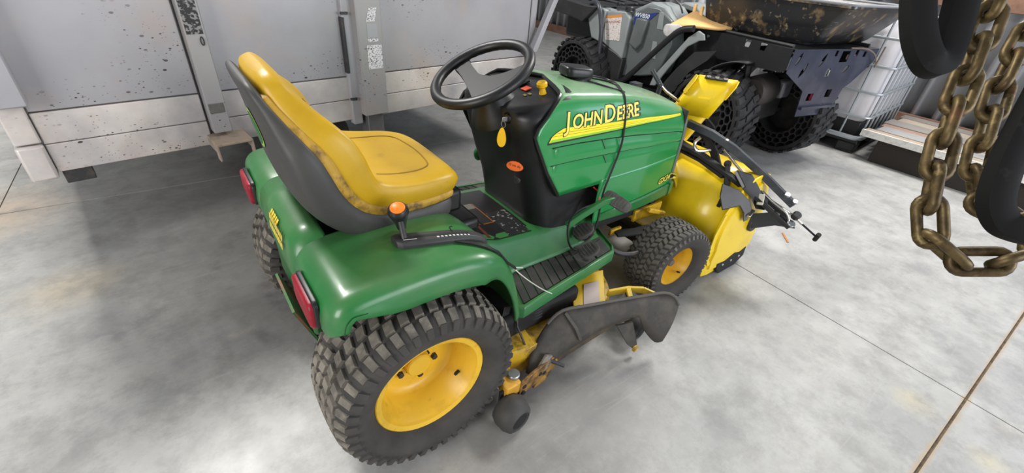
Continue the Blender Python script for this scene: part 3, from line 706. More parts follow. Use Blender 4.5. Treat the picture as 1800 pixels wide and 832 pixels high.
# raised rim where the dash meets the hood
rim_pts = []
for f in (0.0, 0.15, 0.3, 0.45, 0.6, 0.68, 0.75, 0.85, 0.95, 1.0):
    xr = interp(XR, f); z = 0.622 + (interp(ZC, xr) - 0.016 - 0.622) * f; rim_pts.append(Vector((xr - 0.003, -hood_w(xr, f) + 0.004, z)))
rim_pts += [Vector((0.655 + 0.07 * (q + 1) / 5 - 0.003, -yy * 0.99, interp(ZC, 0.7) - 0.016 * (yy / 0.185) ** 2.2)) for q, yy in enumerate((0.155, 0.115, 0.07, 0.03, 0.0))]
rim_full = rim_pts + [Vector((p.x, -p.y, p.z)) for p in rim_pts[-2::-1]]
MB().tube(rim_full, 0.007, 8).build('hood_gasket', black_gl, dash)
# filler between pedestal and hood edge
mb = MB(); inner = [Vector((max(p.x + 0.0, 0.55 if p.z > 0.8 else p.x), p.y * 0.86, p.z - 0.012)) for p in rim_full]
mb.grid([rim_full, [Vector((p.x + 0.03, p.y * 0.80, p.z - 0.035)) for p in rim_full]]); mb.build('dash_cowl', black_pl, dash)
# dash controls
def DT(x, y, lift=0.0): return Vector((x, y, ztop(x) + 0.003 + lift))
c = DT(0.632, -0.115); up = Vector((-0.24, 0, 0.97))
mb = MB(); mb.lathe([(0, 0), (0.013, 0), (0.010, 0.012), (0.010, 0.02), (0.018, 0.026), (0.0185, 0.036), (0.014, 0.042), (0, 0.043)], c, up, 20); mb.build('choke_knob', yellow_p, dash)
mb = MB(); slab(mb, DT(0.605, -0.055, 0.001), (0.97, 0, 0.24), (0, 1, 0), 0.028, 0.028, 0.004); mb.build('orange_switch', pm('orange_switch_plastic', (240, 90, 50), 0.4), dash, bev=0.001)
mb = MB(); slab(mb, DT(0.62, -0.006, 0.001), (0.97, 0, 0.24), (0, 1, 0), 0.045, 0.1, 0.008); mb.build('gauge_panel', black_gl, dash, bev=0.002)
for k in range(2):
    mb = MB(); slab(mb, DT(0.580 + 0.016 * k, -0.085 - 0.006 * k, 0.001), (0.97, 0, 0.24), (0, 1, 0), 0.010, 0.014, 0.0012); mb.build('faded_pictogram', pm('faded_yellow_print', (120, 102, 34), 0.5), dash)
# steering cone on the panel
mb = MB(); ax = Vector((-math.sin(0.4813), 0, math.cos(0.4813))); hub = Vector((0.4579, 0, 1.0141))
mb.lathe([(0.10, -0.16), (0.088, -0.13), (0.062, -0.085), (0.045, -0.045), (0.032, -0.03)], hub, ax, 24); mb.build('steering_boot', black_pl, dash)
MB().cyl(hub - ax * 0.18, hub - ax * 0.02, 0.017, 14).build('steering_column', steel_d, tractor)
# ignition key, ring and yellow tag on the rear face
def rear_x(z): return interp([(z_, x_) for z_, x_, w_ in sec], z)
kx = Vector((rear_x(0.895) + 0.006, -0.115, 0.895))
mb = MB(); mb.lathe([(0, 0.0), (0.019, 0), (0.019, 0.006), (0.013, 0.014), (0, 0.015)], kx, (-1, -0.3, 0.1), 18); sw = mb.build('ignition_switch', black_gl, dash)
MB().box(kx + Vector((-0.022, -0.007, 0.0)), (0.02, 0.004, 0.016)).build('key', steel, sw, bev=0.001)
rc = kx + Vector((-0.030, -0.012, -0.014))
MB().tube([rc + Vector((0.0, 0.011 * math.cos(a), 0.011 * math.sin(a))) for a in [k * PI / 8 for k in range(16)]], 0.0014, 6, True).build('key_ring', steel, sw)
tg = []
for k in range(20):
    a = 2 * PI * k / 20; r = 1.0; yy = math.cos(a); zz = math.sin(a)
    wv = 0.0150 * (1 - 0.28 * zz); tg.append(Vector((rc.x - 0.004 + 0.65 * wv * yy, rc.y - 0.76 * wv * yy, rc.z - 0.045 + 0.034 * zz)))
mb = MB(); mb.prism(tg, (0.0023, 0.002, 0)); mb.build('key_tag', yellow_p, sw, bev=0.0008)
# orange tag stuck lower on the pedestal
oc = Vector((rear_x(0.725) + 0.004, -0.130, 0.722)); ot_u = Vector((0.587, -0.81, 0.0)).normalized(); ot_n = Vector((-0.80, -0.58, 0.14)).normalized(); oc = oc + ot_n * 0.010
tg = [oc + ot_u * (0.031 * math.cos(a)) + Vector((0, 0, 0.020 * math.sin(a) * (1 if math.sin(a) > 0 else 0.85))) for a in [2 * PI * k / 22 for k in range(22)]]
mb = MB(); mb.prism(tg, ot_n * 0.008); ot = mb.build('orange_tag', orange_t, dash, bev=0.002)
mb = MB(); text(mb, '10 am dly', 0.014, oc + ot_n * 0.0085 - ot_u * 0.024 + Vector((0, 0, 0.003)), ot_u + Vector((0, 0, -0.12)), (0, 0, 1), fit=0.047); mb.build('handwriting', pm('brown_ink', (70, 25, 8), 0.6), ot)
mb = MB(); mb.lathe([(0, 0.004), (0.014, 0.003), (0.018, 0.0)], (rear_x(0.665), -0.125, 0.665), (-1, -0.2, 0.2), 16); mb.build('power_socket', pm('grey_socket_cap', (60, 60, 60), 0.4), dash)
# ---------- steering wheel
exw = Vector((math.cos(0.4813), 0, math.sin(0.4813))); eyw = Vector((0, 1, 0))
def SW(r, a, h=0.0): a = math.radians(a); return hub + exw * (r * math.cos(a)) + eyw * (r * math.sin(a)) + ax * h
mb = MB(); N = 72; rings = []
for k in range(N):
    a = 360 * k / N; rb = 0.0185
    rad = math.radians(a); d = exw * math.cos(rad) + eyw * math.sin(rad); c = hub + d * 0.1645; ring = []
    for q in range(12):
        th = 2 * PI * q / 12; rr = rb
        if 0.6 < ((th + PI) % (2 * PI)) / PI < 1.4 and False: rr = rb
        inn = max(0.0, -math.cos(th)); rr = rb * (1 - 0.10 * inn * (0.5 + 0.5 * math.cos(k * PI)))
        ring.append(c + d * (rr * math.cos(th)) + ax * (rr * 0.92 * math.sin(th)))
    rings.append(ring)
mb.loft(rings, cap=False, close=True); sww = mb.build('steering_wheel', pm('steering_rim_rubber', (14, 14, 15), 0.42, layers=[((40, 40, 40), 20, 0.55, 0.8, 0.3)]), tractor, sharp=60)
def pol(r, a): a = math.radians(a); return (r * math.cos(a), r * math.sin(a))
outer = [(.045,.155),(.015,.162),(-.016,.162),(-.030,.11),(-.045,.06),(-.062,.015),(-.085,-.045),(-.105,-.085),(-.125,-.105),(-.10,-.128),(-.06,-.15),(-.01,-.161),(.04,-.157),(.085,-.137),(.122,-.105),(.10,-.093),(.06,-.075),(.031,-.054),(.008,-.025),(0,.02),(.010,.06),(.022,.10),(.034,.13)]
cat = [Vector((a, b, 0)) for a, b in outer]; cat = catmull(cat, 4, True)
mb = MB(); mb.plate([(v.x, v.y) for v in cat], [], hub - ax * 0.022, exw, eyw, 0.014); mb.build('spoke_pad', pm('steering_pad_plastic', (27, 27, 28), 0.5), sww, bev=0.004)
# ---------- fenders and rear apron (one moulding)
PATH = [(-0.240, 0.562), (-0.243, 0.585), (-0.242, 0.615), (-0.232, 0.655), (-0.205, 0.682), (-0.16, 0.692), (-0.06, 0.697), (0.04, 0.697), (0.12, 0.691), (0.18, 0.677), (0.225, 0.652), (0.26, 0.615), (0.287, 0.565), (0.307, 0.51), (0.322, 0.455), (0.334, 0.400), (0.339, 0.365)]
def arc(cx, cy, r, a0, a1, n): return [(cx + r * math.cos(math.radians(a0 + (a1 - a0) * k / n)), cy + r * math.sin(math.radians(a0 + (a1 - a0) * k / n))) for k in range(n + 1)]
cp = catmull([Vector((x, 0, z)) for x, z in PATH], 3)
YO = 0.500
mb = MB()
for s in (-1, 1):
    rows = []
    for i, p in enumerate(cp):
        t = (cp[min(i + 1, len(cp) - 1)] - cp[max(i - 1, 0)]).normalized(); nrm = Vector((-t.z, 0, t.x))  # outward normal
        front = max(0, min(1, (p.x - 0.20) / 0.12)); rearf = max(0.0, min(1.0, (-0.18 - p.x) / 0.05))
        yo = YO - 0.03 * front - 0.045 * rearf ** 2 * max(0.0, min(1.0, (0.66 - p.z) / 0.1)) * 0.4
        yi = 0.195 + 0.085 * front
        d = 0.046 + 0.036 * max(0.0, min(1.0, (p.x + 0.20) / 0.12)) - 0.052 * front     # depth of the outer skirt
        r = 0.040 - 0.016 * front
        pr = [(yi, -0.014), (yi + 0.006, -0.003), (yi + 0.016, 0.0), ((yi * 2 + yo) / 3, 0.004), ((yi + yo * 2) / 3, 0.002)]
        pr += [(yo - r + r * math.sin(math.radians(a)), -r + r * math.cos(math.radians(a))) for a in (0, 18, 36, 54, 72, 90)]
        pr += [(yo + 0.003, -d * 0.7), (yo + 0.004, -d + 0.004), (yo + 0.0, -d), (yo - 0.012, -d + 0.002)]
        row = [Vector((p.x, s * a, p.z)) + nrm * b for a, b in pr]
        if p.x < -0.1:
            for v in row: v.z = max(v.z, 0.562 + 0.046 * max(0.0, (abs(v.y) - 0.36) / 0.14) ** 2)
        rows.append(row)
    mb.grid(rows)
# bridge between the fenders at the back
rows = []
for p in cp[:16]:
    rows.append([Vector((p.x + 0.0, y, p.z - 0.003 + 0.003 * abs(y) / 0.21 - (0.05 * max(0, (0.64 - p.z) / 0.08) * (1 - (abs(y) / 0.212) ** 2)))) for y in (-0.212, -0.1, 0, 0.1, 0.212)])
rows.append([Vector((-0.150, y, 0.685)) for y in (-0.212, -0.1, 0, 0.1, 0.212)]); rows.append([Vector((-0.143, y, 0.668)) for y in (-0.212, -0.1, 0, 0.1, 0.212)]); rows.append([Vector((-0.140, y, 0.56)) for y in (-0.212, -0.1, 0, 0.1, 0.212)])
mb.grid(rows)
fender = mb.build('fender', green, tractor, sharp=60); sd = fender.modifiers.new('s', 'SOLIDIFY'); sd.thickness = 0.005; sd.offset = -1
# well under the seat, green inner walls
mb = MB()
for s in (-1, 1): mb.add([(-0.145, s * 0.197, 0.686), (0.19, s * 0.197, 0.668), (0.26, s * 0.205, 0.54), (0.26, s * 0.205, 0.46), (-0.145, s * 0.197, 0.50)], [(0, 1, 2, 3, 4)])
mb.add([(-0.15, -0.2, 0.57), (0.27, -0.2, 0.57), (0.27, 0.2, 0.57), (-0.15, 0.2, 0.57)], [(0, 1, 2, 3)])
mb.build('seat_well', green_dark, tractor)
# hitch plate
mb = MB(); mb.plate([(-0.13, -0.16), (0.13, -0.16), (0.11, 0.10), (-0.11, 0.10)], [[(0.02 * math.cos(a), -0.02 + 0.02 * math.sin(a)) for a in [k * PI / 6 for k in range(12)]]], (-0.225, 0, 0.30), (0, -1, 0), (-0.35, 0, 1), 0.008); mb.build('hitch_plate', pm('rusty_green_plate', (50, 98, 48), 0.6, layers=[((120, 80, 55), 12, 0.5, 0.62, 0.9)]), tractor)
mb = MB(); mb.bb((-0.23, -0.2, 0.35), (-0.15, 0.2, 0.50)); mb.build('rear_frame', green_dark, tractor, bev=0.01)
# tail lights
for s in (-1, 1):
    o = Vector((-0.246, s * 0.340, 0.614)); nx = Vector((-1, 0, 0.02)).normalized(); uy = Vector((0, -s, 0)); uz = Vector((0.02, 0, 1)).normalized()
    def rr2(w, h, r, k=5):
        out = []
        for (sx, sz, a0) in ((1, 1, 0), (-1, 1, 90), (-1, -1, 180), (1, -1, 270)):
            for q in range(k + 1):
                a = math.radians(a0 + 90 * q / k); out.append((sx * (w - r) + r * math.cos(a), sz * (h - r) + r * math.sin(a)))
        return out
    mb = MB(); mb.loft([[o + uy * a + uz * b + nx * d for a, b in rr2(w, h, 0.02)] for w, h, d in ((0.080, 0.042, -0.004), (0.080, 0.042, 0.004), (0.077, 0.039, 0.007))]); tl = mb.build('tail_light', black_pl, tractor, sharp=50)
    mb = MB(); mb.loft([[o + uy * a + uz * b + nx * d for a, b in rr2(w, h, 0.018)] for w, h, d in ((0.077, 0.038, 0.005), (0.077, 0.038, 0.012), (0.073, 0.034, 0.017), (0.055, 0.024, 0.019))]); mb.build('red_lens', red_lens, tl, sharp=60)
# worn yellow lettering on the apron
mb = MB()
for q in range(3):          # letters too worn to read: rows of short yellow strokes
    y_ = 0.06
    o0 = Vector((-0.2415, 0, 0.646)) if q == 0 else Vector((-0.2475 + 0.004 * (2 - q), 0, 0.634 - 0.026 * (q - 1)))
    upv = Vector((0.62, 0, 1)).normalized() if q == 0 else Vector((0.13, 0, 1)).normalized()
    for k in range(5 if q == 0 else 9):
        w_ = 0.011 + 0.004 * ((k * 7 + q) % 3) / 2
        mb.add([o0 + Vector((0, y_, 0)), o0 + Vector((0, y_ - w_, 0)), o0 + Vector((0, y_ - w_ - 0.002, 0)) + upv * 0.021, o0 + Vector((0, y_ - 0.002, 0)) + upv * 0.021], [(0, 1, 2, 3)]); y_ -= w_ + 0.0045
mb.build('yellow_lettering', pm('worn_yellow_print', (216, 190, 60), 0.5), fender)['kind'] = 'stuff'
# ---------- seat
def seat_ring(c, T, N, w, t, conc, e=0.55, n=36, edge=0.0):
    """closed ring about c: width along y, thickness along N (front side +N); conc raises the sides"""
    out = []
    for k in range(n):
        a = 2 * PI * k / n; ca, sa = math.cos(a), math.sin(a)
        y = w * math.copysign(abs(ca) ** e, ca); h = t * math.copysign(abs(sa) ** e, sa)
        q = abs(y / w)
        lift = conc * (max(0.0, q - 0.35) / 0.65) ** 1.6 * (1 if sa > 0 else 0.08) - (0.25 * t * (1 - q) if sa < 0 else 0)
        out.append(c + Vector((0, y, 0)) + N * (h + lift))
    return out
SP = [  # x, z (mid surface), half width, half thickness, side raise
    (0.268, 0.728, 0.150, 0.022, 0.0), (0.256, 0.740, 0.188, 0.034, 0.002), (0.228, 0.748, 0.210, 0.040, 0.012), (0.180, 0.750, 0.226, 0.042, 0.024), (0.12, 0.750, 0.236, 0.042, 0.034), (0.055, 0.753, 0.242, 0.043, 0.044),
    (-0.005, 0.762, 0.246, 0.045, 0.056), (-0.050, 0.782, 0.248, 0.046, 0.072), (-0.086, 0.822, 0.250, 0.045, 0.092), (-0.110, 0.870, 0.250, 0.043, 0.106), (-0.128, 0.915, 0.246, 0.041, 0.104), (-0.146, 0.957, 0.232, 0.039, 0.078), (-0.164, 0.998, 0.192, 0.037, 0.040), (-0.180, 1.034, 0.160, 0.035, 0.014), (-0.192, 1.064, 0.143, 0.031, 0.004), (-0.199, 1.082, 0.120, 0.022, 0.0), (-0.202, 1.089, 0.085, 0.010, 0.0)]
ctr = catmull([Vector((x, 0, z)) for x, z, *_ in SP], 4)
par = [(i / 4) for i in range(len(ctr))]
def spv(u, k): 
    i = min(int(u), len(SP) - 2); f = u - i; return SP[i][k] * (1 - f) + SP[i + 1][k] * f
def seat_loft(dn, dw, kt, lo=0, hi=None, kc=1.0):
    rings = []
    for i, c in enumerate(ctr):
        if i < lo or (hi is not None and i > hi): continue
        T = (ctr[min(i + 1, len(ctr) - 1)] - ctr[max(i - 1, 0)]).normalized(); N = Vector((T.z, 0, -T.x))
        u = par[i]; f1 = interp([(8, 1.0), (13, 0.45)], u) if dn < -0.05 else 1.0; f2 = interp([(8, 1.0), (13, 0.62)], u) if dn < -0.05 else 1.0
        rings.append(seat_ring(c + N * dn * f2, T, N, spv(u, 2) + dw, spv(u, 3) * kt * f1, spv(u, 4) * kc))
    return rings
mb = MB(); mb.loft(seat_loft(0, 0, 1.0, kc=0.6)); seat = mb.build('seat_cushion', seat_y, tractor, sharp=80)
# pale worn welt where yellow vinyl meets the shell
mb = MB(); mb.loft(seat_loft(-0.030, 0.003, 0.42, 2, len(ctr) - 10, 0.34)); wl_ = mb.build('worn_welt', seat_worn, tractor, sharp=80)
mb = MB(); mb.loft(seat_loft(-0.070, 0.010, 1.0, 3, len(ctr) - 2, 0.34)); shell = mb.build('seat_shell', shell_b, tractor, sharp=80)
for o_s in (seat, wl_, shell):
    md = o_s.modifiers.new('smooth', 'SMOOTH'); md.factor = 0.5; md.iterations = 6
# recessed panel seam on the cushion
mb = MB(); sb = bmesh.new(); sb.from_mesh(seat.data); SB_ = BVHTree.FromBMesh(sb); sb.free()
def seat_top(x, y):
    h = SB_.ray_cast(Vector((x, y, 2)), Vector((0, 0, -1))); return Vector((x, y, (h[0].z if h[0] else 0.79) + 0.0005))
sm = [(0.02, -0.15), (0.09, -0.155), (0.15, -0.15), (0.19, -0.125), (0.205, -0.07), (0.21, 0.0), (0.205, 0.07), (0.19, 0.125), (0.15, 0.15), (0.09, 0.155), (0.02, 0.15)]
mb.tube([seat_top(x, y) for x, y in [(v.x, v.y) for v in catmull([Vector((a, b, 0)) for a, b in sm], 6)]], 0.0022, 6); mb.build('seat_seam', pm('dark_vinyl_seam', (140, 108, 20), 0.6), seat)
tear = pm('vinyl_tear', (36, 26, 14), 0.8)
def seat_front(y, z):
    h = SB_.ray_cast(Vector((0.5, y, z)), Vector((-1, 0, 0))); return Vector(((h[0].x if h[0] else -0.1) + 0.001, y, z))
mb = MB(); mb.tube([seat_front(y, z) for y, z in ((0.03, 1.012), (-0.01, 1.0), (-0.05, 0.992), (-0.085, 0.989))], 0.0028, 6); mb.build('seat_tear', tear, seat)
mb = MB(); mb.tube([seat_front(y, z) for y, z in ((-0.105, 1.02), (-0.115, 1.015), (-0.125, 1.018), (-0.118, 1.024))], 0.002, 6); mb.build('seat_tear', tear, seat)
# emblem sticker edge on the back of the shell
eb = bmesh.new(); eb.from_mesh(shell.data); EB = BVHTree.FromBMesh(eb); eb.free()
def shell_back(y, z, l=0.0015):
    h = EB.ray_cast(Vector((-1.5, y, z)), Vector((1, 0, 0))); return Vector(((h[0].x if h[0] else -0.27) - l, y, z))
for nm, r, mt, l in (('back_emblem', 0.050, pm('pale_green_print', (150, 190, 90), 0.5), 0.0015), ('emblem_field', 0.042, pm('emblem_green_print', (40, 100, 50), 0.5), 0.0026)):
    mb = MB(); rows = []
    for k in range(9):
        rows.append([shell_back(0.0 + r * 1.15 * (k / 8) * math.cos(a), 0.93 + r * (k / 8) * math.sin(a), l) for a in [2 * PI * q / 28 for q in range(28)]])
    mb.grid(rows, True); mb.build(nm, mt, shell)
# seat base
mb = MB(); mb.bb((-0.10, -0.185, 0.575), (0.22, 0.185, 0.63)); mb.bb((-0.06, -0.15, 0.62), (0.24, 0.15, 0.72)); mb.build('seat_base', black_pl, tractor, bev=0.012)
mb = MB(); mb.bar([(-0.10, -0.205, 0.622), (0.06, -0.215, 0.622), (0.20, -0.205, 0.622)], 0.03, 0.05); mb.build('seat_slide', black_pl, tractor, bev=0.006)
mb = MB(); mb.disc((-0.045, -0.20, 0.648), (0, 0, 1), 0.03, 0.02, 16); mb.build('spring_cup', steel_d, tractor)
mb = MB(); mb.bb((0.20, -0.16, 0.62), (0.295, 0.16, 0.70)); mb.build('seat_front_bracket', black_pl, tractor, bev=0.015)
# ---------- tunnel and footrests
tun = [(0.22, 0.60, 0.205), (0.28, 0.555, 0.205), (0.34, 0.515, 0.205), (0.42, 0.487, 0.205), (0.55, 0.478, 0.205), (0.66, 0.47, 0.205), (0.78, 0.463, 0.20), (0.90, 0.458, 0.195)]
mb = MB(); rows = []
for x, z, w in tun:
    e = min(1, max(0, (0.40 - x) / 0.15)); zb = 0.378
    pr = [(-(w + 0.075), zb), (-(w + 0.060), zb + 0.008), (-(w + 0.012), z - 0.022), (-(w), z - 0.008), (-(w - 0.02), z - 0.001), (-w * 0.5, z + 0.003), (0, z + 0.004)]
    pr = pr + [(-a, b) for a, b in pr[-2::-1]]
    rows.append([Vector((x, a, b)) for a, b in pr])
mb.grid(rows); tunnel = mb.build('tunnel', green, tractor, sharp=60); sd = tunnel.modifiers.new('s', 'SOLIDIFY'); sd.thickness = 0.004; sd.offset = -1
# footrests: green tray with ribbed black mat
def footrest(s):
    def Pq(a, b, z):    # a: 0 rear..1 front, b: 0 inner..1 outer
        ri = Vector((0.400, 0.270, 0)); ro = Vector((0.335, 0.455, 0)); fi = Vector((0.965, 0.180, 0)); fo = Vector((0.895, 0.376, 0))
        p = (ri * (1 - b) + ro * b) * (1 - a) + (fi * (1 - b) + fo * b) * a
        return Vector((p.x, s * p.y, z))
    mb = MB(); zt = 0.378
    rings = []
    oa = [(0, 0), (1, 0), (1, 1), (0, 1)]
    # rounded outline
    ol = [Vector((a, b, 0)) for a, b in ((0.0, 0.02), (0.25, 0), (0.5, 0), (0.75, 0), (0.97, 0.01), (1.0, 0.12), (1.0, 0.5), (1.0, 0.86), (0.965, 1.0), (0.75, 1.0), (0.5, 1.0), (0.25, 1.0), (0.05, 1.0), (0.0, 0.9), (0.0, 0.5))]
    def ring(sc, z): return [Pq(0.5 + (v.x - 0.5) * (1 - sc * 0.7 / 0.58), 0.5 + (v.y - 0.5) * (1 - sc * 2 / 0.2), z) for v in ol]
    mb.loft([ring(0.0, zt - 0.045), ring(-0.001, zt - 0.006), ring(0.003, zt), ring(0.016, zt), ring(0.018, zt - 0.008)], cap=False)
    n = len(ol); mb.add(ring(0.017, zt - 0.008), [tuple(range(n))])
    t_ = mb.build('footrest', green, tractor, bev=0.002, sharp=45)
    # mat made of broad ribs
    edges = [0.055, 0.115, 0.185, 0.255, 0.325, 0.395, 0.465, 0.535, 0.60]
    for a0, a1 in zip(edges, edges[1:]):
        mb = MB(); b0, b1 = 0.10, 0.90
        mb.hexa([Pq(a0 + 0.004, b0, zt - 0.008), Pq(a0 + 0.004, b1, zt - 0.008), Pq(a1 - 0.004, b1, zt - 0.008), Pq(a1 - 0.004, b0, zt - 0.008), Pq(a0 + 0.006, b0 + 0.01, zt - 0.002), Pq(a0 + 0.006, b1 - 0.01, zt - 0.002), Pq(a1 - 0.006, b1 - 0.01, zt - 0.002), Pq(a1 - 0.006, b0 + 0.01, zt - 0.002)])
        mb.build('mat_rib', mat_m, t_)
    for a0, a1, b0, b1 in ((0.605, 0.78, 0.10, 0.48), (0.605, 0.78, 0.50, 0.90), (0.79, 0.95, 0.10, 0.48), (0.79, 0.95, 0.50, 0.90)):
        mb = MB(); mb.hexa([Pq(a0 + 0.004, b0, zt - 0.008), Pq(a0 + 0.004, b1, zt - 0.008), Pq(a1 - 0.004, b1, zt - 0.008), Pq(a1 - 0.004, b0, zt - 0.008), Pq(a0 + 0.006, b0 + 0.01, zt - 0.002), Pq(a0 + 0.006, b1 - 0.01, zt - 0.002), Pq(a1 - 0.006, b1 - 0.01, zt - 0.002), Pq(a1 - 0.006, b0 + 0.01, zt - 0.002)])
        mb.build('mat_pad', pad_m, t_)
    return Pq
PQ = footrest(-1); footrest(1)
# control decals on top of the tunnel
tb_ = bmesh.new(); tb_.from_mesh(tunnel.data); TB = BVHTree.FromBMesh(tb_); tb_.free()
def tun_top(x, y, l=0.001):
    h = TB.ray_cast(Vector((x, y, 0.9)), Vector((0, 0, -1))); return Vector((x, y, (h[0].z if h[0] else 0.48) + l))
def tun_decal(name, x0, x1, y0, y1, matr, l):
    mb = MB(); mb.grid([[tun_top(x0 + (x1 - x0) * i / 10, y0 + (y1 - y0) * j / 10, l) for j in range(11)] for i in range(11)]); return mb.build(name, matr, tunnel)
tun_decal('decal_ground', 0.29, 0.58, -0.20, 0.20, pm('black_decal', (22, 21, 21), 0.45, layers=[((58, 54, 48), 9, 0.45, 0.75, 0.4)]), 0.001)
tun_decal('decal_print', 0.475, 0.57, -0.195, -0.03, lines_mat('grey_print_on_black', (22, 22, 22), (120, 118, 112), 70, 90, 0.6), 0.0018)
tun_decal('decal_red_bar', 0.385, 0.40, -0.19, 0.06, pm('dull_red_print', (86, 40, 32), 0.5), 0.0018)
tun_decal('decal_frame', 0.40, 0.475, -0.10, 0.06, pm('dull_orange_print', (140, 78, 24), 0.5), 0.0018)
tun_decal('decal_field', 0.40, 0.470, -0.095, 0.06, pm('dark_print', (30, 27, 25), 0.5), 0.0024)
tun_decal('decal_caption', 0.40, 0.468, 0.02, 0.062, pm('grey_caption', (104, 100, 92), 0.5), 0.0028)
mb = MB(); mb.bb((0.22, -0.205, 0.555), (0.34, 0.205, 0.602)); mb.build('console', black_pl, tractor, bev=0.015)
# small lever on the console
mb = MB(); mb.bar([(0.300, -0.02, 0.60), (0.302, -0.022, 0.635)], 0.012, 0.012, up=(1, 0, 0)); mb.sphere((0.303, -0.024, 0.65), (0.016, 0.014, 0.026)); mb.build('small_lever', black_pl, tractor)
mb = MB(); mb.lathe([(0, 0.004), (0.035, 0.003), (0.04, 0)], (0.305, -0.02, 0.602), (0, 0, 1), 20); mb.build('lever_gate', pad_m, tractor)
for (x, y) in ((0.70, 0.30),): MB().disc((x, y, 0.376), (0, 0, 1), 0.022, 0.006, 18).build('amber_reflector', pm('dusty_amber', (190, 100, 50), 0.4), tractor)
# ---------- lift lever on the right fender
fb_ = bmesh.new(); fb_.from_mesh(fender.data); FB = BVHTree.FromBMesh(fb_); fb_.free()
def fen(x, y, l=0.0):
    h = FB.ray_cast(Vector((x, y, 1.0)), Vector((0, 0, -1))); return Vector((x, y, (h[0].z if h[0] else 0.66) + l))
def gate_y(t): return -0.345 - 0.045 * t - 0.012 * math.sin(PI * t)
def gp(t, dy, l):
    x = -0.022 + 0.255 * t; return fen(x, gate_y(t) + dy, l)
mb = MB(); rings = []
for k in range(21):
    t = k / 20; w = 0.029 * (1 - 0.30 * t) * (0.72 if k == 0 else 1) * (0.6 if k == 20 else 1)
    rings.append([gp(t, -w, -0.004), gp(t, -w, 0.010), gp(t, -w + 0.007, 0.018), gp(t, w - 0.007, 0.018), gp(t, w, 0.010), gp(t, w, -0.004)])
mb.loft(rings); gate = mb.build('lever_quadrant', pm('dark_grey_plastic', (44, 44, 44), 0.55, layers=[((86, 84, 78), 9, 0.5, 0.75, 0.35)]), tractor, bev=0.002)
mb = MB(); mb.grid([[gp(0.06 + 0.72 * k / 14, -0.005 + q * 0.009, 0.0186) for q in (0, 1)] for k in range(15)]); mb.build('lever_slot', matte_b, gate)
for k in range(9):
    t = 0.40 + 0.34 * k / 8; MB().grid([[gp(t + q * 0.022, -0.016 + r * 0.006, 0.0188) for r in (0, 1)] for q in (0, 1)]).build('scale_mark', pm('white_scale_print', (200, 200, 198), 0.5), gate)
mb = MB(); mb.grid([[gp(0.07 + 0.13 * k / 4, -0.014 + q * 0.003, 0.0188) for q in (0, 1)] for k in range(5)]); mb.build('scale_line', pm('white_scale_print', (200, 200, 198), 0.5), gate)
lb = gp(0.10, -0.001, 0.015); lt = Vector((0.010, -0.312, 0.768))
MB().tube([lb, lb * 0.5 + lt * 0.5, lt], 0.008, 10).build('lift_lever', steel_d, tractor)
d = Vector((-0.22, -0.30, 0.93)).normalized()
mb = MB(); mb.lathe([(0, -0.062), (0.013, -0.06), (0.016, -0.036), (0.023, -0.010), (0.0275, 0.006), (0.026, 0.016), (0.0215, 0.0225), (0, 0.0225)], lt, d, 22); kb = mb.build('lever_knob', pm('smoky_black_knob', (34, 33, 33), 0.3), tractor)
mb = MB(); mb.lathe([(0, 0.0285), (0.012, 0.0275), (0.0195, 0.0235), (0.0195, 0.018)], lt, d, 20); mb.build('orange_cap', orange, kb)
# black strap with a zip tie, lying across the fender
mb = MB(); mb.sweep([fen(0.125, -0.405, 0.006), fen(0.165, -0.425, 0.006), fen(0.20, -0.442, 0.007), fen(0.235, -0.456, 0.008), fen(0.262, -0.468, 0.008), Vector((0.285, -0.476, 0.59))], [(-0.006, -0.002), (0.006, -0.002), (0.006, 0.002), (-0.006, 0.002)]); mb.build('strap', black_pl, tractor)
mb = MB(); mb.tube([fen(0.09, -0.395, 0.006), fen(0.12, -0.405, 0.007), fen(0.135, -0.395, 0.01), gp(0.6, 0.02, 0.022), gp(0.66, 0.035, 0.018)], 0.0016, 6, smooth=4); mb.build('thin_cord', black_pl, tractor)
mb = MB(); mb.tube([Vector((0.33, -0.455, 0.56)), Vector((0.285, -0.472, 0.588)), Vector((0.292, -0.482, 0.575)), Vector((0.36, -0.468, 0.50)), Vector((0.43, -0.455, 0.43)), Vector((0.47, -0.46, 0.398))], 0.0018, 6, smooth=5); mb.build('zip_tie', pm('clear_nylon', (196, 194, 184), 0.4), tractor)
# ---------- pedals
def pad(name, c, n, w, h, th, matr, rib=5, up=(0, 0, 1), rnd=0.5):
    n = Vector(n).normalized(); u = Vector(up); u = (u - n * u.dot(n)).normalized(); v = n.cross(u); c = Vector(c)
    ol = [(w * math.copysign(abs(math.cos(a)) ** rnd, math.cos(a)), h * math.copysign(abs(math.sin(a)) ** rnd, math.sin(a))) for a in [2 * PI * k / 28 for k in range(28)]]
    mb = MB(); mb.loft([[c + v * a * s_ + u * b * s_ + n * d_ for a, b in ol] for s_, d_ in ((0.96, 0), (1.0, th * 0.3), (1.0, th * 0.75), (0.93, th))])
    o = mb.build(name, matr, tractor, sharp=50)
    for k in range(rib):
        b = -h * 0.62 + 1.24 * h * k / (rib - 1); ww = w * 0.72 * math.sqrt(max(0.1, 1 - (b / h) ** 2))
        mb = MB(); mb.bar([c + u * b - v * ww + n * (th + 0.001), c + u * b + v * ww + n * (th + 0.001)], 0.004, 0.004, up=n); mb.build('pad_rib', matr, o)
    return o
pad('drive_pedal', (0.805, -0.262, 0.428), (-0.45, -0.1, 0.9), 0.033, 0.045, 0.018, pad_m, up=(1, -0.2, 0.4), rnd=0.8)
pad('reverse_pedal', (0.742, -0.362, 0.415), (-0.42, -0.1, 0.9), 0.032, 0.041, 0.018, pad_m, up=(1, -0.2, 0.4), rnd=0.8)
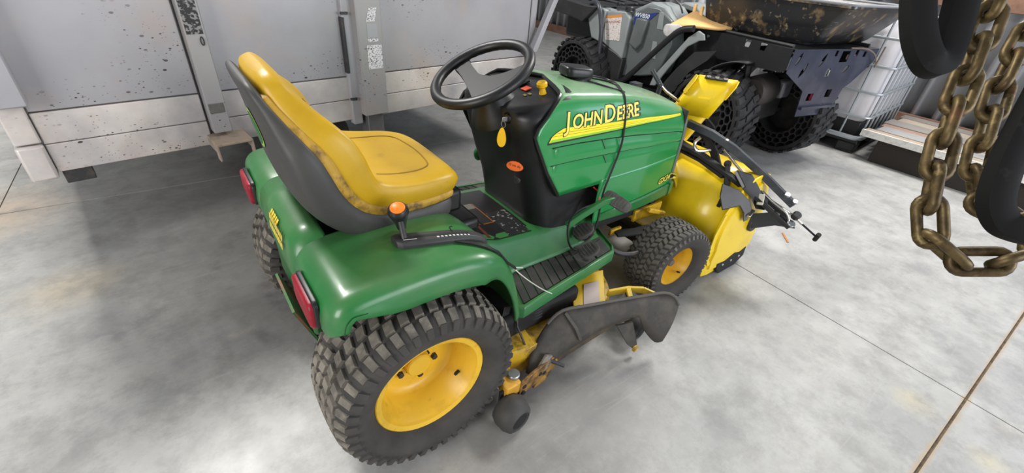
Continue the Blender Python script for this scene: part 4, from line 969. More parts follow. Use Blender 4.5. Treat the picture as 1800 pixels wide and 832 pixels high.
mb = MB(); mb.bar([(0.80, -0.262, 0.40), (0.84, -0.262, 0.392), (0.87, -0.255, 0.40)], 0.02, 0.012); mb.bar([(0.745, -0.36, 0.39), (0.82, -0.31, 0.384)], 0.02, 0.012); mb.build('pedal_arm', steel_d, tractor, bev=0.002)
MB().disc((0.80, -0.268, 0.376), (0, 0, 1), 0.05, 0.004, 22).build('pedal_boot', pm('grey_pedal_boot', (92, 90, 84), 0.8), tractor)
MB().bar([(0.70, -0.262, 0.490), (0.76, -0.282, 0.535), (0.835, -0.312, 0.588), (0.875, -0.322, 0.588)], 0.020, 0.026).build('brake_arm', green, tractor, bev=0.003)
pad('brake_pedal', (0.878, -0.335, 0.582), (-0.55, -0.45, 0.75), 0.026, 0.057, 0.014, pm('dusty_brake_rubber', (74, 72, 68), 0.8, layers=[((110, 106, 100), 30, 0.45, 0.7, 0.5)]), 7, up=(0.35, -0.9, -0.3), rnd=0.6)
# red wire in the engine gap
mb = MB(); mb.tube([(0.86, -0.22, 0.60), (0.885, -0.235, 0.575), (0.88, -0.245, 0.545), (0.85, -0.24, 0.53), (0.82, -0.235, 0.53)], 0.003, 6, smooth=5); mb.build('red_wire', pm('red_insulation', (190, 50, 40), 0.4), tractor)
# charger box on the hood and its black cable
cb = hood_top(0.880, -0.012)
mb = MB(); mb.lathe([(0, 0), (0.062, 0), (0.062, 0.008), (0.05, 0.012), (0, 0.012)], cb, (-0.1, 0, 1), 24); base_ = mb.build('fuel_cap_base', black_pl, tractor)
mb = MB(); e1 = Vector((0.95, -0.25, -0.08)).normalized(); e2 = Vector((0.25, 0.96, 0)).normalized(); e3 = e1.cross(e2)
rings = []
for d_, w_, h_ in ((0.008, 0.058, 0.046), (0.014, 0.060, 0.048), (0.034, 0.060, 0.047), (0.041, 0.056, 0.043), (0.043, 0.050, 0.037)):
    rings.append([cb + e1 * a + e2 * b + Vector((-0.06, 0, 1)) * d_ for a, b in [(w_ * math.copysign(abs(math.cos(t)) ** 0.45, math.cos(t)), h_ * math.copysign(abs(math.sin(t)) ** 0.45, math.sin(t))) for t in [2 * PI * k / 32 for k in range(32)]]])
mb.loft(rings); mb.build('fuel_cap', pm('black_box_plastic', (18, 18, 20), 0.38, layers=[((60, 60, 60), 25, 0.6, 0.8, 0.3)]), tractor, sharp=50)
mb = MB()
hs = lambda x, z, l=0.004: hood_side(x, z, l)
ht = lambda x, y, l=0.004: hood_top(x, y, l)
# runs over the hood, down the side, and loops by the pedals
pts = [ht(0.955, -0.01), ht(1.00, -0.03), ht(1.03, -0.06), ht(1.03, -0.10), ht(1.00, -0.14), ht(0.975, -0.175, 0.003), hs(0.965, 0.935), hs(0.95, 0.89), hs(0.945, 0.84), hs(0.94, 0.78, 0.012), hs(0.93, 0.72, 0.010), hs(0.91, 0.66, 0.008), hs(0.89, 0.60, 0.010), Vector((0.875, -0.262, 0.55)), Vector((0.862, -0.275, 0.50)), Vector((0.845, -0.285, 0.45)), Vector((0.82, -0.285, 0.41)), Vector((0.80, -0.28, 0.395))]
mb.tube(pts, 0.0040, 8, smooth=5); mb.build('black_cable', black_pl, tractor)
mb = MB(); mb.tube([ht(0.955, 0.0), ht(1.02, 0.035), ht(1.07, 0.03), ht(1.085, -0.01), ht(1.06, -0.06), ht(1.01, -0.12), ht(0.98, -0.17)], 0.0035, 8, smooth=5); mb.tube([ht(0.88, -0.03), ht(0.90, -0.09), ht(0.94, -0.13), ht(0.98, -0.155), ht(0.985, -0.175)], 0.0033, 8, smooth=5); mb.build('cable_loop', black_pl, tractor)
mb = MB(); mb.tube([(0.86, -0.245, 0.535), (0.80, -0.24, 0.53), (0.74, -0.255, 0.525), (0.695, -0.275, 0.50), (0.69, -0.29, 0.45), (0.71, -0.295, 0.405), (0.74, -0.30, 0.385)], 0.004, 8, smooth=5); mb.build('cable_loop', black_pl, tractor)
MB().sphere((0.60, 0.215, 0.625), (0.022, 0.018, 0.032)).build('latch_knob', green, tractor)
# ---------- mower deck
deckroot = MB()
ol = [(0.20, -0.34), (0.26, -0.43), (0.40, -0.47), (0.62, -0.47), (0.80, -0.45), (0.92, -0.36), (0.98, -0.15), (0.98, 0.15), (0.92, 0.40), (0.75, 0.52), (0.45, 0.54), (0.26, 0.45), (0.20, 0.30)]
sm = catmull([Vector((a, b, 0)) for a, b in ol], 4, True)
cc = Vector((0.6, 0.02, 0))
deckroot.loft([[Vector((v.x, v.y, z)) * 1 if k == 1 else Vector((cc.x + (v.x - cc.x) * k, cc.y + (v.y - cc.y) * k, z)) for v in sm] for z, k in ((0.075, 1.0), (0.17, 1.0), (0.185, 0.985), (0.19, 0.95), (0.20, 0.7))])
deck = deckroot.build('mower_deck', deck_y, tractor, sharp=40)
# rear brackets and skirts at the right corner
mb = MB(); mb.bar([(0.275, -0.38, 0.13), (0.275, -0.545, 0.118)], 0.06, 0.055); mb.build('corner_bracket', pm('worn_yellow_bracket', (204, 152, 48), 0.5, layers=[((80, 56, 34), 26, 0.6, 0.66, 0.9)]), deck, bev=0.006)
mb = MB(); mb.prism([Vector(v) for v in [(0.30, -0.545, 0.07), (0.30, -0.555, 0.145), (0.36, -0.545, 0.155), (0.48, -0.515, 0.13), (0.53, -0.505, 0.105), (0.49, -0.515, 0.075), (0.40, -0.53, 0.06)]], (0.0, 0.012, 0)); mb.build('hinge_plate', deck_rust, deck, bev=0.003)
mb = MB(); mb.prism([Vector(v) for v in [(0.38, -0.53, 0.04), (0.45, -0.515, 0.02), (0.51, -0.50, 0.05), (0.46, -0.51, 0.08)]], (0, 0.02, 0.004)); mb.build('torn_edge', deck_rust, deck)
for x, z in ((0.40, 0.11), (0.425, 0.095), (0.315, 0.118), (0.315, 0.085)): MB().disc((x, -0.5515 + (x - 0.3) * 0.2, z), (0, -1, 0), 0.009, 0.004, 12).build('bolt_hole', matte_b, deck)
MB().disc((0.295, -0.51, 0.146), (0, 0, 1), 0.022, 0.014, 16).build('bolt_washer', steel, deck)
MB().prism([Vector(v) for v in [(0.26, -0.40, 0.155), (0.34, -0.46, 0.16), (0.42, -0.47, 0.175), (0.42, -0.40, 0.20), (0.30, -0.36, 0.20)]], (0, 0, 0.012)).build('deck_plate', deck_y, deck, bev=0.003)
mb = MB(); mb.bar([(0.36, -0.40, 0.19), (0.33, -0.38, 0.24), (0.345, -0.38, 0.34)], 0.03, 0.008, up=(0, 1, 0)); mb.bar([(0.39, -0.45, 0.18), (0.365, -0.42, 0.27), (0.37, -0.40, 0.36)], 0.006, 0.006, up=(0, 1, 0)); mb.build('lift_link', steel_d, deck)
mb = MB()
for k in range(4): mb.lathe([(0.05, -0.004), (0.056, 0.0), (0.05, 0.004), (0.044, 0.0)], (0.47, -0.36, 0.245 + k * 0.014), (0, 0, 1), 24, True)
mb.build('drive_pulley', steel_d, deck)
MB().bb((0.30, -0.41, 0.20), (0.68, 0.3, 0.30)).build('belt_housing', matte_b, deck, bev=0.02)  # black belt cover, extended to stand in for shade over the deck
# front bridge with warning label and bracket
mb = MB(); A = Vector((0.67, -0.395, 0.238)); B_ = Vector((0.80, -0.355, 0.238))
mb.prism([Vector((0.60, -0.47, 0.222)), Vector((0.74, -0.50, 0.222)), Vector((0.885, -0.34, 0.245)), Vector((0.73, -0.31, 0.245))], (0, 0, 0.012)); dp = mb.build('deck_cover', pm('clean_deck_yellow', (226, 186, 42), 0.42, layers=[((170, 130, 40), 12, 0.5, 0.75, 0.4)]), deck, bev=0.003)
warn = lines_mat('warning_print', (196, 184, 176), (90, 40, 36), 110, 110, 0.5)
def quad(mb, o, u, v, a0, a1, b0, b1, l):
    n = u.cross(v).normalized(); mb.add([o + u * a + v * b + n * l for a, b in ((a0, b0), (a1, b0), (a1, b1), (a0, b1))], [(0, 1, 2, 3)]); return mb
o_ = Vector((0.655, -0.478, 0.2385)); u_ = Vector((0.145, 0.155, 0.0235)).normalized(); v_ = Vector((-0.13, 0.04, 0.001)).normalized() * -1
u_, v_ = u_, Vector((0.96, -0.2, -0.0)).normalized()
quad(MB(), o_, u_, v_, 0.0, 0.15, -0.012, 0.062, 0.0012).build('warning_label', pm('pale_label', (190, 172, 164), 0.5), dp)
mb = MB()
for r_ in range(5):
    a_ = 0.006
    while a_ < 0.14:
        w_ = 0.006 + 0.012 * random.random(); quad(mb, o_, u_, v_, a_, min(a_ + w_, 0.146), 0.004 + r_ * 0.0078, 0.0100 + r_ * 0.0078, 0.0016); a_ += w_ + 0.003
mb.build('label_print', pm('label_ink', (70, 36, 34), 0.5), dp)['kind'] = 'stuff'
quad(MB(), o_, u_, v_, 0.0, 0.15, -0.012, 0.002, 0.0018).build('label_band', red_l, dp)
quad(MB(), o_, u_, v_, 0.012, 0.14, 0.044, 0.062, 0.0018).build('label_band', red_l, dp)
mb = MB(); mb.bar([(0.80, -0.45, 0.245), (0.90, -0.47, 0.235), (0.965, -0.50, 0.225)], 0.012, 0.03); mb.bar([(0.86, -0.52, 0.235), (0.90, -0.47, 0.238)], 0.02, 0.02); mb.bar([(0.965, -0.50, 0.225), (0.985, -0.545, 0.22)], 0.012, 0.03); mb.build('yellow_bracket', pm('clean_deck_yellow', (226, 186, 42), 0.42), deck, bev=0.002)
mb = MB(); mb.prism([Vector(v) for v in [(0.80, -0.49, 0.225), (0.90, -0.475, 0.225), (0.92, -0.55, 0.225), (0.83, -0.555, 0.225)]], (0, 0, 0.01)); mb.build('hinge_base', steel_d, deck)
# rubber discharge deflector: a curved shield hanging at the right of the deck
mb = MB(); rows = []
T0 = [Vector(v) for v in [(0.362, -0.497, 0.105), (0.418, -0.462, 0.17), (0.484, -0.447, 0.235), (0.55, -0.452, 0.272), (0.65, -0.482, 0.272), (0.766, -0.515, 0.268), (0.88, -0.548, 0.262), (0.985, -0.580, 0.256), (1.022, -0.61, 0.238), (1.034, -0.63, 0.205)]]
T1 = [Vector(v) for v in [(0.385, -0.520, 0.085), (0.436, -0.515, 0.100), (0.51, -0.515, 0.128), (0.594, -0.525, 0.150), (0.67, -0.53, 0.168), (0.75, -0.545, 0.182), (0.855, -0.570, 0.190), (0.885, -0.605, 0.122), (0.918, -0.64, 0.075), (0.960, -0.650, 0.065)]]
T0 = catmull(T0, 3); T1 = catmull(T1, 3)
for k in range(6):
    t = k / 5; rows.append([a * (1 - t) + b * t + Vector((0, -0.007 * math.sin(PI * t), 0.002 * math.sin(PI * t))) for a, b in zip(T0, T1)])
mb.grid(rows); ch = mb.build('discharge_deflector', chute_m, deck, sharp=60); lip = MB(); lip.tube([v + Vector((0, -0.002, 0.006)) for v in T0[6:]], 0.006, 8); lip.build('deflector_lip', pm('worn_rubber_lip', (84, 80, 74), 0.7), ch); sd = ch.modifiers.new('s', 'SOLIDIFY'); sd.thickness = 0.010; sd.offset = 0
mb = MB(); mb.bar([T0[9] * 0.98 + T1[9] * 0.02 + Vector((0, -0.012, 0.004)), T0[9] * 0.5 + T1[9] * 0.5 + Vector((0, -0.024, 0.012)), T0[9] * 0.15 + T1[9] * 0.85 + Vector((0, -0.016, 0.004))], 0.012, 0.006, up=(0, -1, 0.4)); mb.build('deflector_rib', chute_m, ch)
mb = MB(); mb.prism([Vector(v) for v in [(0.43, -0.508, 0.105), (0.50, -0.510, 0.078), (0.60, -0.515, 0.102), (0.75, -0.535, 0.150), (0.84, -0.560, 0.178), (0.72, -0.53, 0.19), (0.56, -0.51, 0.155)]], (0, 0.03, -0.006)); mb.build('ragged_flap', pm('frayed_belting', (80, 66, 50), 0.85, layers=[((48, 44, 40), 20, 0.4, 0.6, 0.8)]), ch)
mb = MB(); mb.prism([Vector(v) for v in [(0.77, -0.55, 0.165), (0.85, -0.565, 0.155), (0.87, -0.60, 0.05), (0.855, -0.605, 0.03), (0.825, -0.59, 0.06)]], (0, 0.008, 0)); mb.build('torn_flap', chute_m, ch)
mb = MB(); mb.bb((0.845, -0.612, 0.026), (0.868, -0.598, 0.05)); mb.build('torn_tip', deck_y, ch, bev=0.003)
mb = MB(); mb.cyl((0.46, -0.515, 0.125), (0.50, -0.55, 0.105), 0.007, 10); mb.build('hinge_pin', steel_d, ch)
mb = MB(); mb.prism([Vector(v) for v in [(0.372, -0.5165, 0.105), (0.40, -0.517, 0.135), (0.435, -0.508, 0.165), (0.465, -0.510, 0.150), (0.455, -0.518, 0.118), (0.41, -0.523, 0.098)]], (0, -0.008, 0.001)); mb.build('peeling_patch', pm('peeling_grey_rubber', (128, 120, 110), 0.85, layers=[((60, 54, 48), 45, 0.45, 0.6, 0.85)]), ch)
# anti-scalp wheels
def gauge(c, r, w, ax_):
    mb = MB(); mb.lathe([(0, -w), (r * 0.5, -w), (r * 0.86, -w * 0.82), (r, -w * 0.35), (r, w * 0.35), (r * 0.86, w * 0.82), (r * 0.62, w), (r * 0.58, w * 0.9), (0, w * 0.9)], c, ax_, 28)
    g_ = mb.build('gauge_wheel', pm('grey_gauge_rubber', (58, 56, 54), 0.65, layers=[((96, 92, 86), 14, 0.5, 0.75, 0.5)]), deck, sharp=50)
    a_ = Vector(ax_).normalized(); MB().lathe([(0, w * 0.96), (r * 0.2, w * 0.95), (r * 0.5, w * 0.93), (r * 0.55, w * 0.85)], c, ax_, 20).build('hub', matte_b, g_)
    return g_
gauge((0.245, -0.578, 0.062), 0.062, 0.046, (0.12, -0.98, 0.0))
gauge((0.93, -0.53, 0.056), 0.056, 0.036, (0.1, -0.98, 0.0))
mb = MB(); mb.bar([(0.93, -0.50, 0.12), (0.93, -0.485, 0.06)], 0.03, 0.008); mb.bar([(0.245, -0.525, 0.12), (0.24, -0.53, 0.056)], 0.03, 0.008, up=(0, 1, 0)); mb.build('gauge_arm', steel_d, deck)
# ================================================================ snow blower in front of the tractor
blow = root('snow_blower', (1.80, 0, 0), 'yellow snow blower attachment with tall chute standing at the tractor nose', 'snow blower')
AX, AZ, AR = 1.80, 0.272, 0.272
mb = MB(); rows = []
prof = [(AX + 0.14, 0.018), (AX + 0.05, 0.012)] + [(AX - AR * math.sin(math.radians(a)), AZ - AR * math.cos(math.radians(a)) + 0.004) for a in range(8, 181, 8)] + [(AX + 0.06, AZ + AR - 0.002), (AX + 0.09, AZ + AR - 0.014)]
for y in (-0.455, -0.30, -0.1, 0.1, 0.3, 0.455): rows.append([Vector((x, y, z)) for x, z in prof])
mb.grid(rows); hs_ = mb.build('housing', blow_y, blow, sharp=50); sd = hs_.modifiers.new('s', 'SOLIDIFY'); sd.thickness = 0.006
side = [(1.80 - 0.275, 0.10), (1.535, 0.035), (1.60, 0.02), (1.88, 0.02), (1.95, 0.04), (1.985, 0.10), (1.975, 0.28), (1.945, 0.40), (1.88, 0.51), (1.80, 0.555)] + [(AX - 0.283 * math.sin(math.radians(a)), AZ + 0.283 * math.cos(math.radians(a))) for a in range(15, 120, 12)]
for s in (-1, 1):
    mb = MB(); mb.prism([Vector((x, s * 0.455, z)) for x, z in side], (0, s * 0.008, 0)); sp = mb.build('side_plate', blow_y, blow, bev=0.003)
    mb = MB(); mb.loft([[Vector((AX + (x - AX) * k, s * d, AZ + (z - AZ) * k)) for x, z in side] for k, d in ((0.86, 0.462), (0.84, 0.474), (0.60, 0.476))]); mb.build('pressed_panel', blow_y, sp, sharp=30)
    mb = MB(); mb.disc((1.86, s * 0.474, 0.275), (0, s, 0), 0.05, 0.018, 20); mb.build('auger_bearing', steel_d, sp)
    mb = MB(); mb.prism([Vector((x, s * 0.464, z)) for x, z in [(1.64, 0.085), (1.66, 0.03), (1.70, 0.0), (1.86, 0.0), (1.93, 0.04), (1.92, 0.10), (1.86, 0.085), (1.80, 0.10), (1.72, 0.075)]], (0, s * 0.014, 0)); sk = mb.build('skid_shoe', matte_b, sp, bev=0.004)
    for x in (1.70, 1.78, 1.86): MB().disc((x, s * 0.478, 0.06), (0, s, 0), 0.008, 0.006, 8).build('skid_bolt', steel, sk)
    mb = MB(); mb.bar([(1.565, s * 0.468, 0.10), (1.52, s * 0.468, 0.16), (1.515, s * 0.468, 0.30), (1.545, s * 0.468, 0.40)], 0.02, 0.004, up=(0, 1, 0)); mb.build('edge_lip', blow_y, sp)
mb = MB(); mb.cyl((1.86, -0.45, 0.275), (1.86, 0.45, 0.275), 0.02, 14)
for s in (-1, 1):
    rr_ = []
    for k in range(60):
        a = k * 0.35 * s; y = s * (0.05 + 0.39 * k / 59); rr_.append([Vector((1.86 + r * math.cos(a), y, 0.275 + r * math.sin(a))) for r in (0.10, 0.19)])
    mb.grid(rr_)
au = mb.build('auger', steel_d, blow); sd = au.modifiers.new('s', 'SOLIDIFY'); sd.thickness = 0.006
# fan drum behind, chute ring
MB().cyl((1.56, 0.0, 0.33), (1.80, 0.0, 0.33), 0.19, 24).build('fan_drum', blow_y, blow, bev=0.004)
CX, CY = 1.69, 0.04
LEAN = Vector((0.16, -0.40, 1.0))
mb = MB(); mb.lathe([(0.085, 0), (0.105, 0.0), (0.105, 0.02), (0.085, 0.02)], (CX, CY, 0.545), (0, 0, 1), 24, True); mb.build('chute_ring', steel_d, blow)
# chute: a U-shaped trough leaning up
def chute_sec(z, cx, cy, hw, dp, yaw):
    cs, sn = math.cos(yaw), math.sin(yaw); pts = [(-dp, hw), (0.0, hw), (dp * 0.7, hw * 0.72), (dp, hw * 0.3), (dp, -hw * 0.3), (dp * 0.7, -hw * 0.72), (0.0, -hw), (-dp, -hw)]
    return [Vector((cx + a * cs - b * sn, cy + a * sn + b * cs, z)) for a, b in pts]
YW = PI + 0.55
mb = MB(); mb.grid([chute_sec(z, CX + (z - 0.56) * 0.16, CY - (z - 0.56) * 0.40, w, 0.07, YW) for z, w in ((0.54, 0.086), (0.66, 0.086), (0.76, 0.086), (0.84, 0.086))]); c_ = mb.build('chute', blow_y, blow, sharp=60); sd = c_.modifiers.new('s', 'SOLIDIFY'); sd.thickness = 0.004
# deflector: bent plate with two ears
cs, sn = math.cos(YW), math.sin(YW)
def DL(a, b, z): return Vector((CX + (z - 0.56) * 0.16 + a * cs - b * sn, CY - (z - 0.56) * 0.40 + a * sn + b * cs, z))
mb = MB(); mb.grid([[DL(0.074 + d, b, z) for b in (-0.088, -0.04, 0.04, 0.088)] for z, d in ((0.74, 0.0), (0.83, 0.0), (0.885, -0.012), (0.915, -0.035), (0.925, -0.07))]); df = mb.build('deflector', blow_y, blow, sharp=60); sd = df.modifiers.new('s', 'SOLIDIFY'); sd.thickness = 0.005
for b in (-1, 1):
    mb = MB(); mb.prism([DL(0.074, b * 0.09, 0.84), DL(0.074, b * 0.09, 0.905), DL(0.03, b * 0.09, 0.925), DL(-0.10, b * 0.09, 0.905), DL(-0.115, b * 0.09, 0.845), DL(-0.10, b * 0.09, 0.815), DL(0.0, b * 0.09, 0.825)], DL(0, b * 0.095, 0) - DL(0, b * 0.09, 0)); mb.build('deflector_ear', blow_y, df, bev=0.003)
mb = MB(); slab(mb, DL(0.052, -0.060, 0.918), DL(0.0, 0.1, 0) - DL(0, 0, 0), DL(-1, 0, 0.15) - DL(0, 0, 0), 0.105, 0.032, 0.006); hp = mb.build('hinge_strap', matte_b, df, bev=0.002)
for b in (-0.045, -0.008, 0.03):
    MB().disc(DL(0.035, b, 0.926), (0, 0, 1), 0.011, 0.006, 14).build('strap_bolt', chrome, hp)
# lift frame: grey arms running across the housing with rods and brackets
def barp(name, pts, w, h, matr, up=(0, 0, 1), bev=0.002): m_ = MB(); m_.bar(pts, w, h, up); return m_.build(name, matr, blow, bev=bev)
arm1 = barp('lift_arm', [(1.65, -0.08, 0.705), (1.68, -0.20, 0.685), (1.715, -0.31, 0.645), (1.80, -0.46, 0.545), (1.885, -0.605, 0.435)], 0.034, 0.034, grey_bar)
for q, (x, y, z) in enumerate(((1.862, -0.565, 0.467), (1.887, -0.600, 0.440), (1.70, -0.27, 0.662))):
    mb = MB(); mb.disc((x - 0.012, y - 0.01, z + 0.012), (-0.3, -0.2, 0.93), 0.014 if q < 2 else 0.008, 0.010, 12); mb.build('arm_nut', steel, arm1)
barp('lower_arm', [(1.66, -0.02, 0.60), (1.66, -0.2, 0.575), (1.645, -0.38, 0.54), (1.74, -0.50, 0.45), (1.86, -0.63, 0.335)], 0.05, 0.018, matte_b)
barp('riser_plate', [(1.665, -0.16, 0.69), (1.695, -0.235, 0.60), (1.72, -0.265, 0.53)], 0.04, 0.014, matte_b, up=(1, 0, 0))
mb = MB(); mb.tube([(1.705, -0.235, 0.62), (1.68, -0.205, 0.60), (1.66, -0.165, 0.59), (1.66, -0.14, 0.62), (1.68, -0.15, 0.65)], 0.008, 8, smooth=5); mb.build('bent_hose', chrome, blow)
mb = MB(); mb.cyl((1.60, -0.398, 0.49), (1.548, -0.415, 0.42), 0.009, 10); mb.cyl((1.665, -0.338, 0.57), (1.60, -0.398, 0.49), 0.0125, 12); mb.sphere((1.672, -0.33, 0.58), 0.018); mb.build('crank_handle', matte_b, blow)
mb = MB(); mb.prism([Vector(v) for v in [(1.665, -0.375, 0.555), (1.69, -0.44, 0.555), (1.75, -0.492, 0.465), (1.80, -0.515, 0.425), (1.80, -0.525, 0.385), (1.74, -0.505, 0.40), (1.68, -0.485, 0.47), (1.62, -0.46, 0.515)]], (0.012, -0.004, 0.014)); mb.build('bell_crank', black_pl, blow, bev=0.003)
mb = MB(); mb.prism([Vector(v) for v in [(1.60, -0.37, 0.508), (1.61, -0.45, 0.508), (1.67, -0.49, 0.455), (1.72, -0.495, 0.40), (1.74, -0.49, 0.33), (1.70, -0.49, 0.33), (1.66, -0.49, 0.39), (1.595, -0.485, 0.445), (1.53, -0.445, 0.42), (1.555, -0.40, 0.465)]], (-0.010, -0.006, 0.008)); mb.build('black_bracket', black_pl, blow, bev=0.003)
mb = MB(); mb.prism([Vector(v) for v in [(1.80, -0.462, 0.275), (1.81, -0.47, 0.335), (1.84, -0.56, 0.385), (1.875, -0.64, 0.365), (1.89, -0.66, 0.325), (1.86, -0.58, 0.31), (1.83, -0.49, 0.25)]], (0.012, 0.004, -0.006)); hbk = mb.build('hitch_bracket', grey_bar, blow, bev=0.003)
mb = MB(); mb.disc((1.845, -0.565, 0.375), (-0.3, -0.4, 0.85), 0.017, 0.012, 14); mb.build('bracket_bolt', chrome, hbk)
mb = MB(); mb.disc((1.875, -0.635, 0.342), (-0.3, -0.4, 0.85), 0.020, 0.014, 14); mb.build('bracket_bolt', steel, hbk)
mb = MB(); mb.tube([(1.70, -0.275, 0.63), (1.745, -0.36, 0.55), (1.79, -0.455, 0.48), (1.83, -0.53, 0.43), (1.865, -0.60, 0.39), (1.872, -0.625, 0.352)], 0.0075, 10, smooth=4); mb.tube([(1.80, -0.46, 0.46), (1.90, -0.62, 0.38), (1.93, -0.665, 0.345)], 0.007, 10); mb.build('zinc_rod', chrome, blow)
mb = MB(); mb.bar([(1.725, -0.52, 0.435), (1.752, -0.50, 0.475)], 0.028, 0.018); mb.build('clevis', pm('pale_zinc_clevis', (205, 200, 180), 0.4, 0.4), blow, bev=0.003)
mb = MB(); mb.bar([(1.69, -0.507, 0.372), (1.735, -0.500, 0.392)], 0.02, 0.012); mb.build('clevis_pin', chrome, blow, bev=0.002)
mb = MB(); mb.bar([(1.79, -0.43, 0.49), (1.84, -0.52, 0.42), (1.885, -0.60, 0.365)], 0.045, 0.02); mb.build('cross_link', matte_b, blow, bev=0.003)
mb = MB(); mb.cyl((1.93, -0.665, 0.345), (1.975, -0.735, 0.295), 0.005, 10); mb.cyl((1.968, -0.745, 0.315), (1.986, -0.735, 0.272), 0.011, 12); mb.build('pull_handle', matte_b, blow)
mb = MB(); mb.disc((1.905, -0.63, 0.372), (-0.3, -0.4, 0.85), 0.020, 0.03, 14); mb.build('rod_boss', steel_d, blow)
mb = MB(); mb.bar([(1.66, 0.40, 0.565), (1.67, 0.0, 0.562), (1.66, -0.2, 0.55), (1.635, -0.35, 0.528)], 0.028, 0.016); mb.build('housing_bar', matte_b, blow, bev=0.002)
mb = MB(); mb.tube([(1.66, -0.01, 0.78), (1.60, 0.06, 0.83), (1.57, 0.09, 0.865)], 0.006, 8); mb.build('chute_rod', chrome, blow)
mb = MB(); mb.cyl((1.58, 0.08, 0.85), (1.56, 0.14, 0.915), 0.012, 12); mb.box((1.64, 0.28, 0.80), (0.05, 0.05, 0.03)); mb.cyl((1.60, 0.12, 0.56), (1.58, 0.085, 0.86), 0.012, 10); mb.build('chute_control', grey_bar, blow)

# ================================================================ grey four-wheeler with honeycomb tyres
AF = Vector((-0.04, 0.999, 0)); AR_ = Vector((0.999, 0.04, 0)); AO = Vector((3.62, 0.55, 0))
def body_xf(v): return AO + AR_ * v.x + AF * (v.y * 0.90 - 0.08) + Vector((0, 0, v.z + 0.02))    # x right, y forward
BF = Vector((0.185, 0.983, 0)); BR = Vector((0.983, -0.185, 0)); BO = Vector((3.748, 0.301, 0))   # rear rack, sits slightly askew
def rack_xf(v): return BO + BR * v.x + BF * v.y + Vector((0, 0, v.z))
FR = [body_xf]
def axf(v): return FR[0](Vector(v))
atv = root('quad_bike', AO, 'grey four-wheeled utility quad with airless honeycomb tyres and black steel rear rack', 'quad bike')
a_grey = pm('grey_quad_plastic', (92, 98, 98), 0.38, layers=[((128, 130, 124), 5, 0.5, 0.8, 0.35)])
a_lt = pm('light_grey_quad_plastic', (140, 146, 146), 0.38, layers=[((110, 112, 108), 6, 0.5, 0.8, 0.4)])
a_dk = pm('dark_quad_plastic', (40, 41, 42), 0.5, layers=[((78, 76, 70), 8, 0.5, 0.8, 0.4)])
a_blk = pm('black_powder_coat', (26, 27, 29), 0.45, layers=[((66, 66, 68), 9, 0.55, 0.8, 0.4)])
a_rub = pm('quad_tyre_rubber', (34, 34, 35), 0.8, layers=[((70, 68, 66), 10, 0.45, 0.75, 0.5)])
plate_m = pm('daylit_black_steel', (52, 56, 72), 0.28, 0.1, spec=0.8, layers=[((100, 104, 120), 5, 0.45, 0.8, 0.5)])  # bluish daylight on the black rear plate is put into its colour
def A(): return MB(axf)
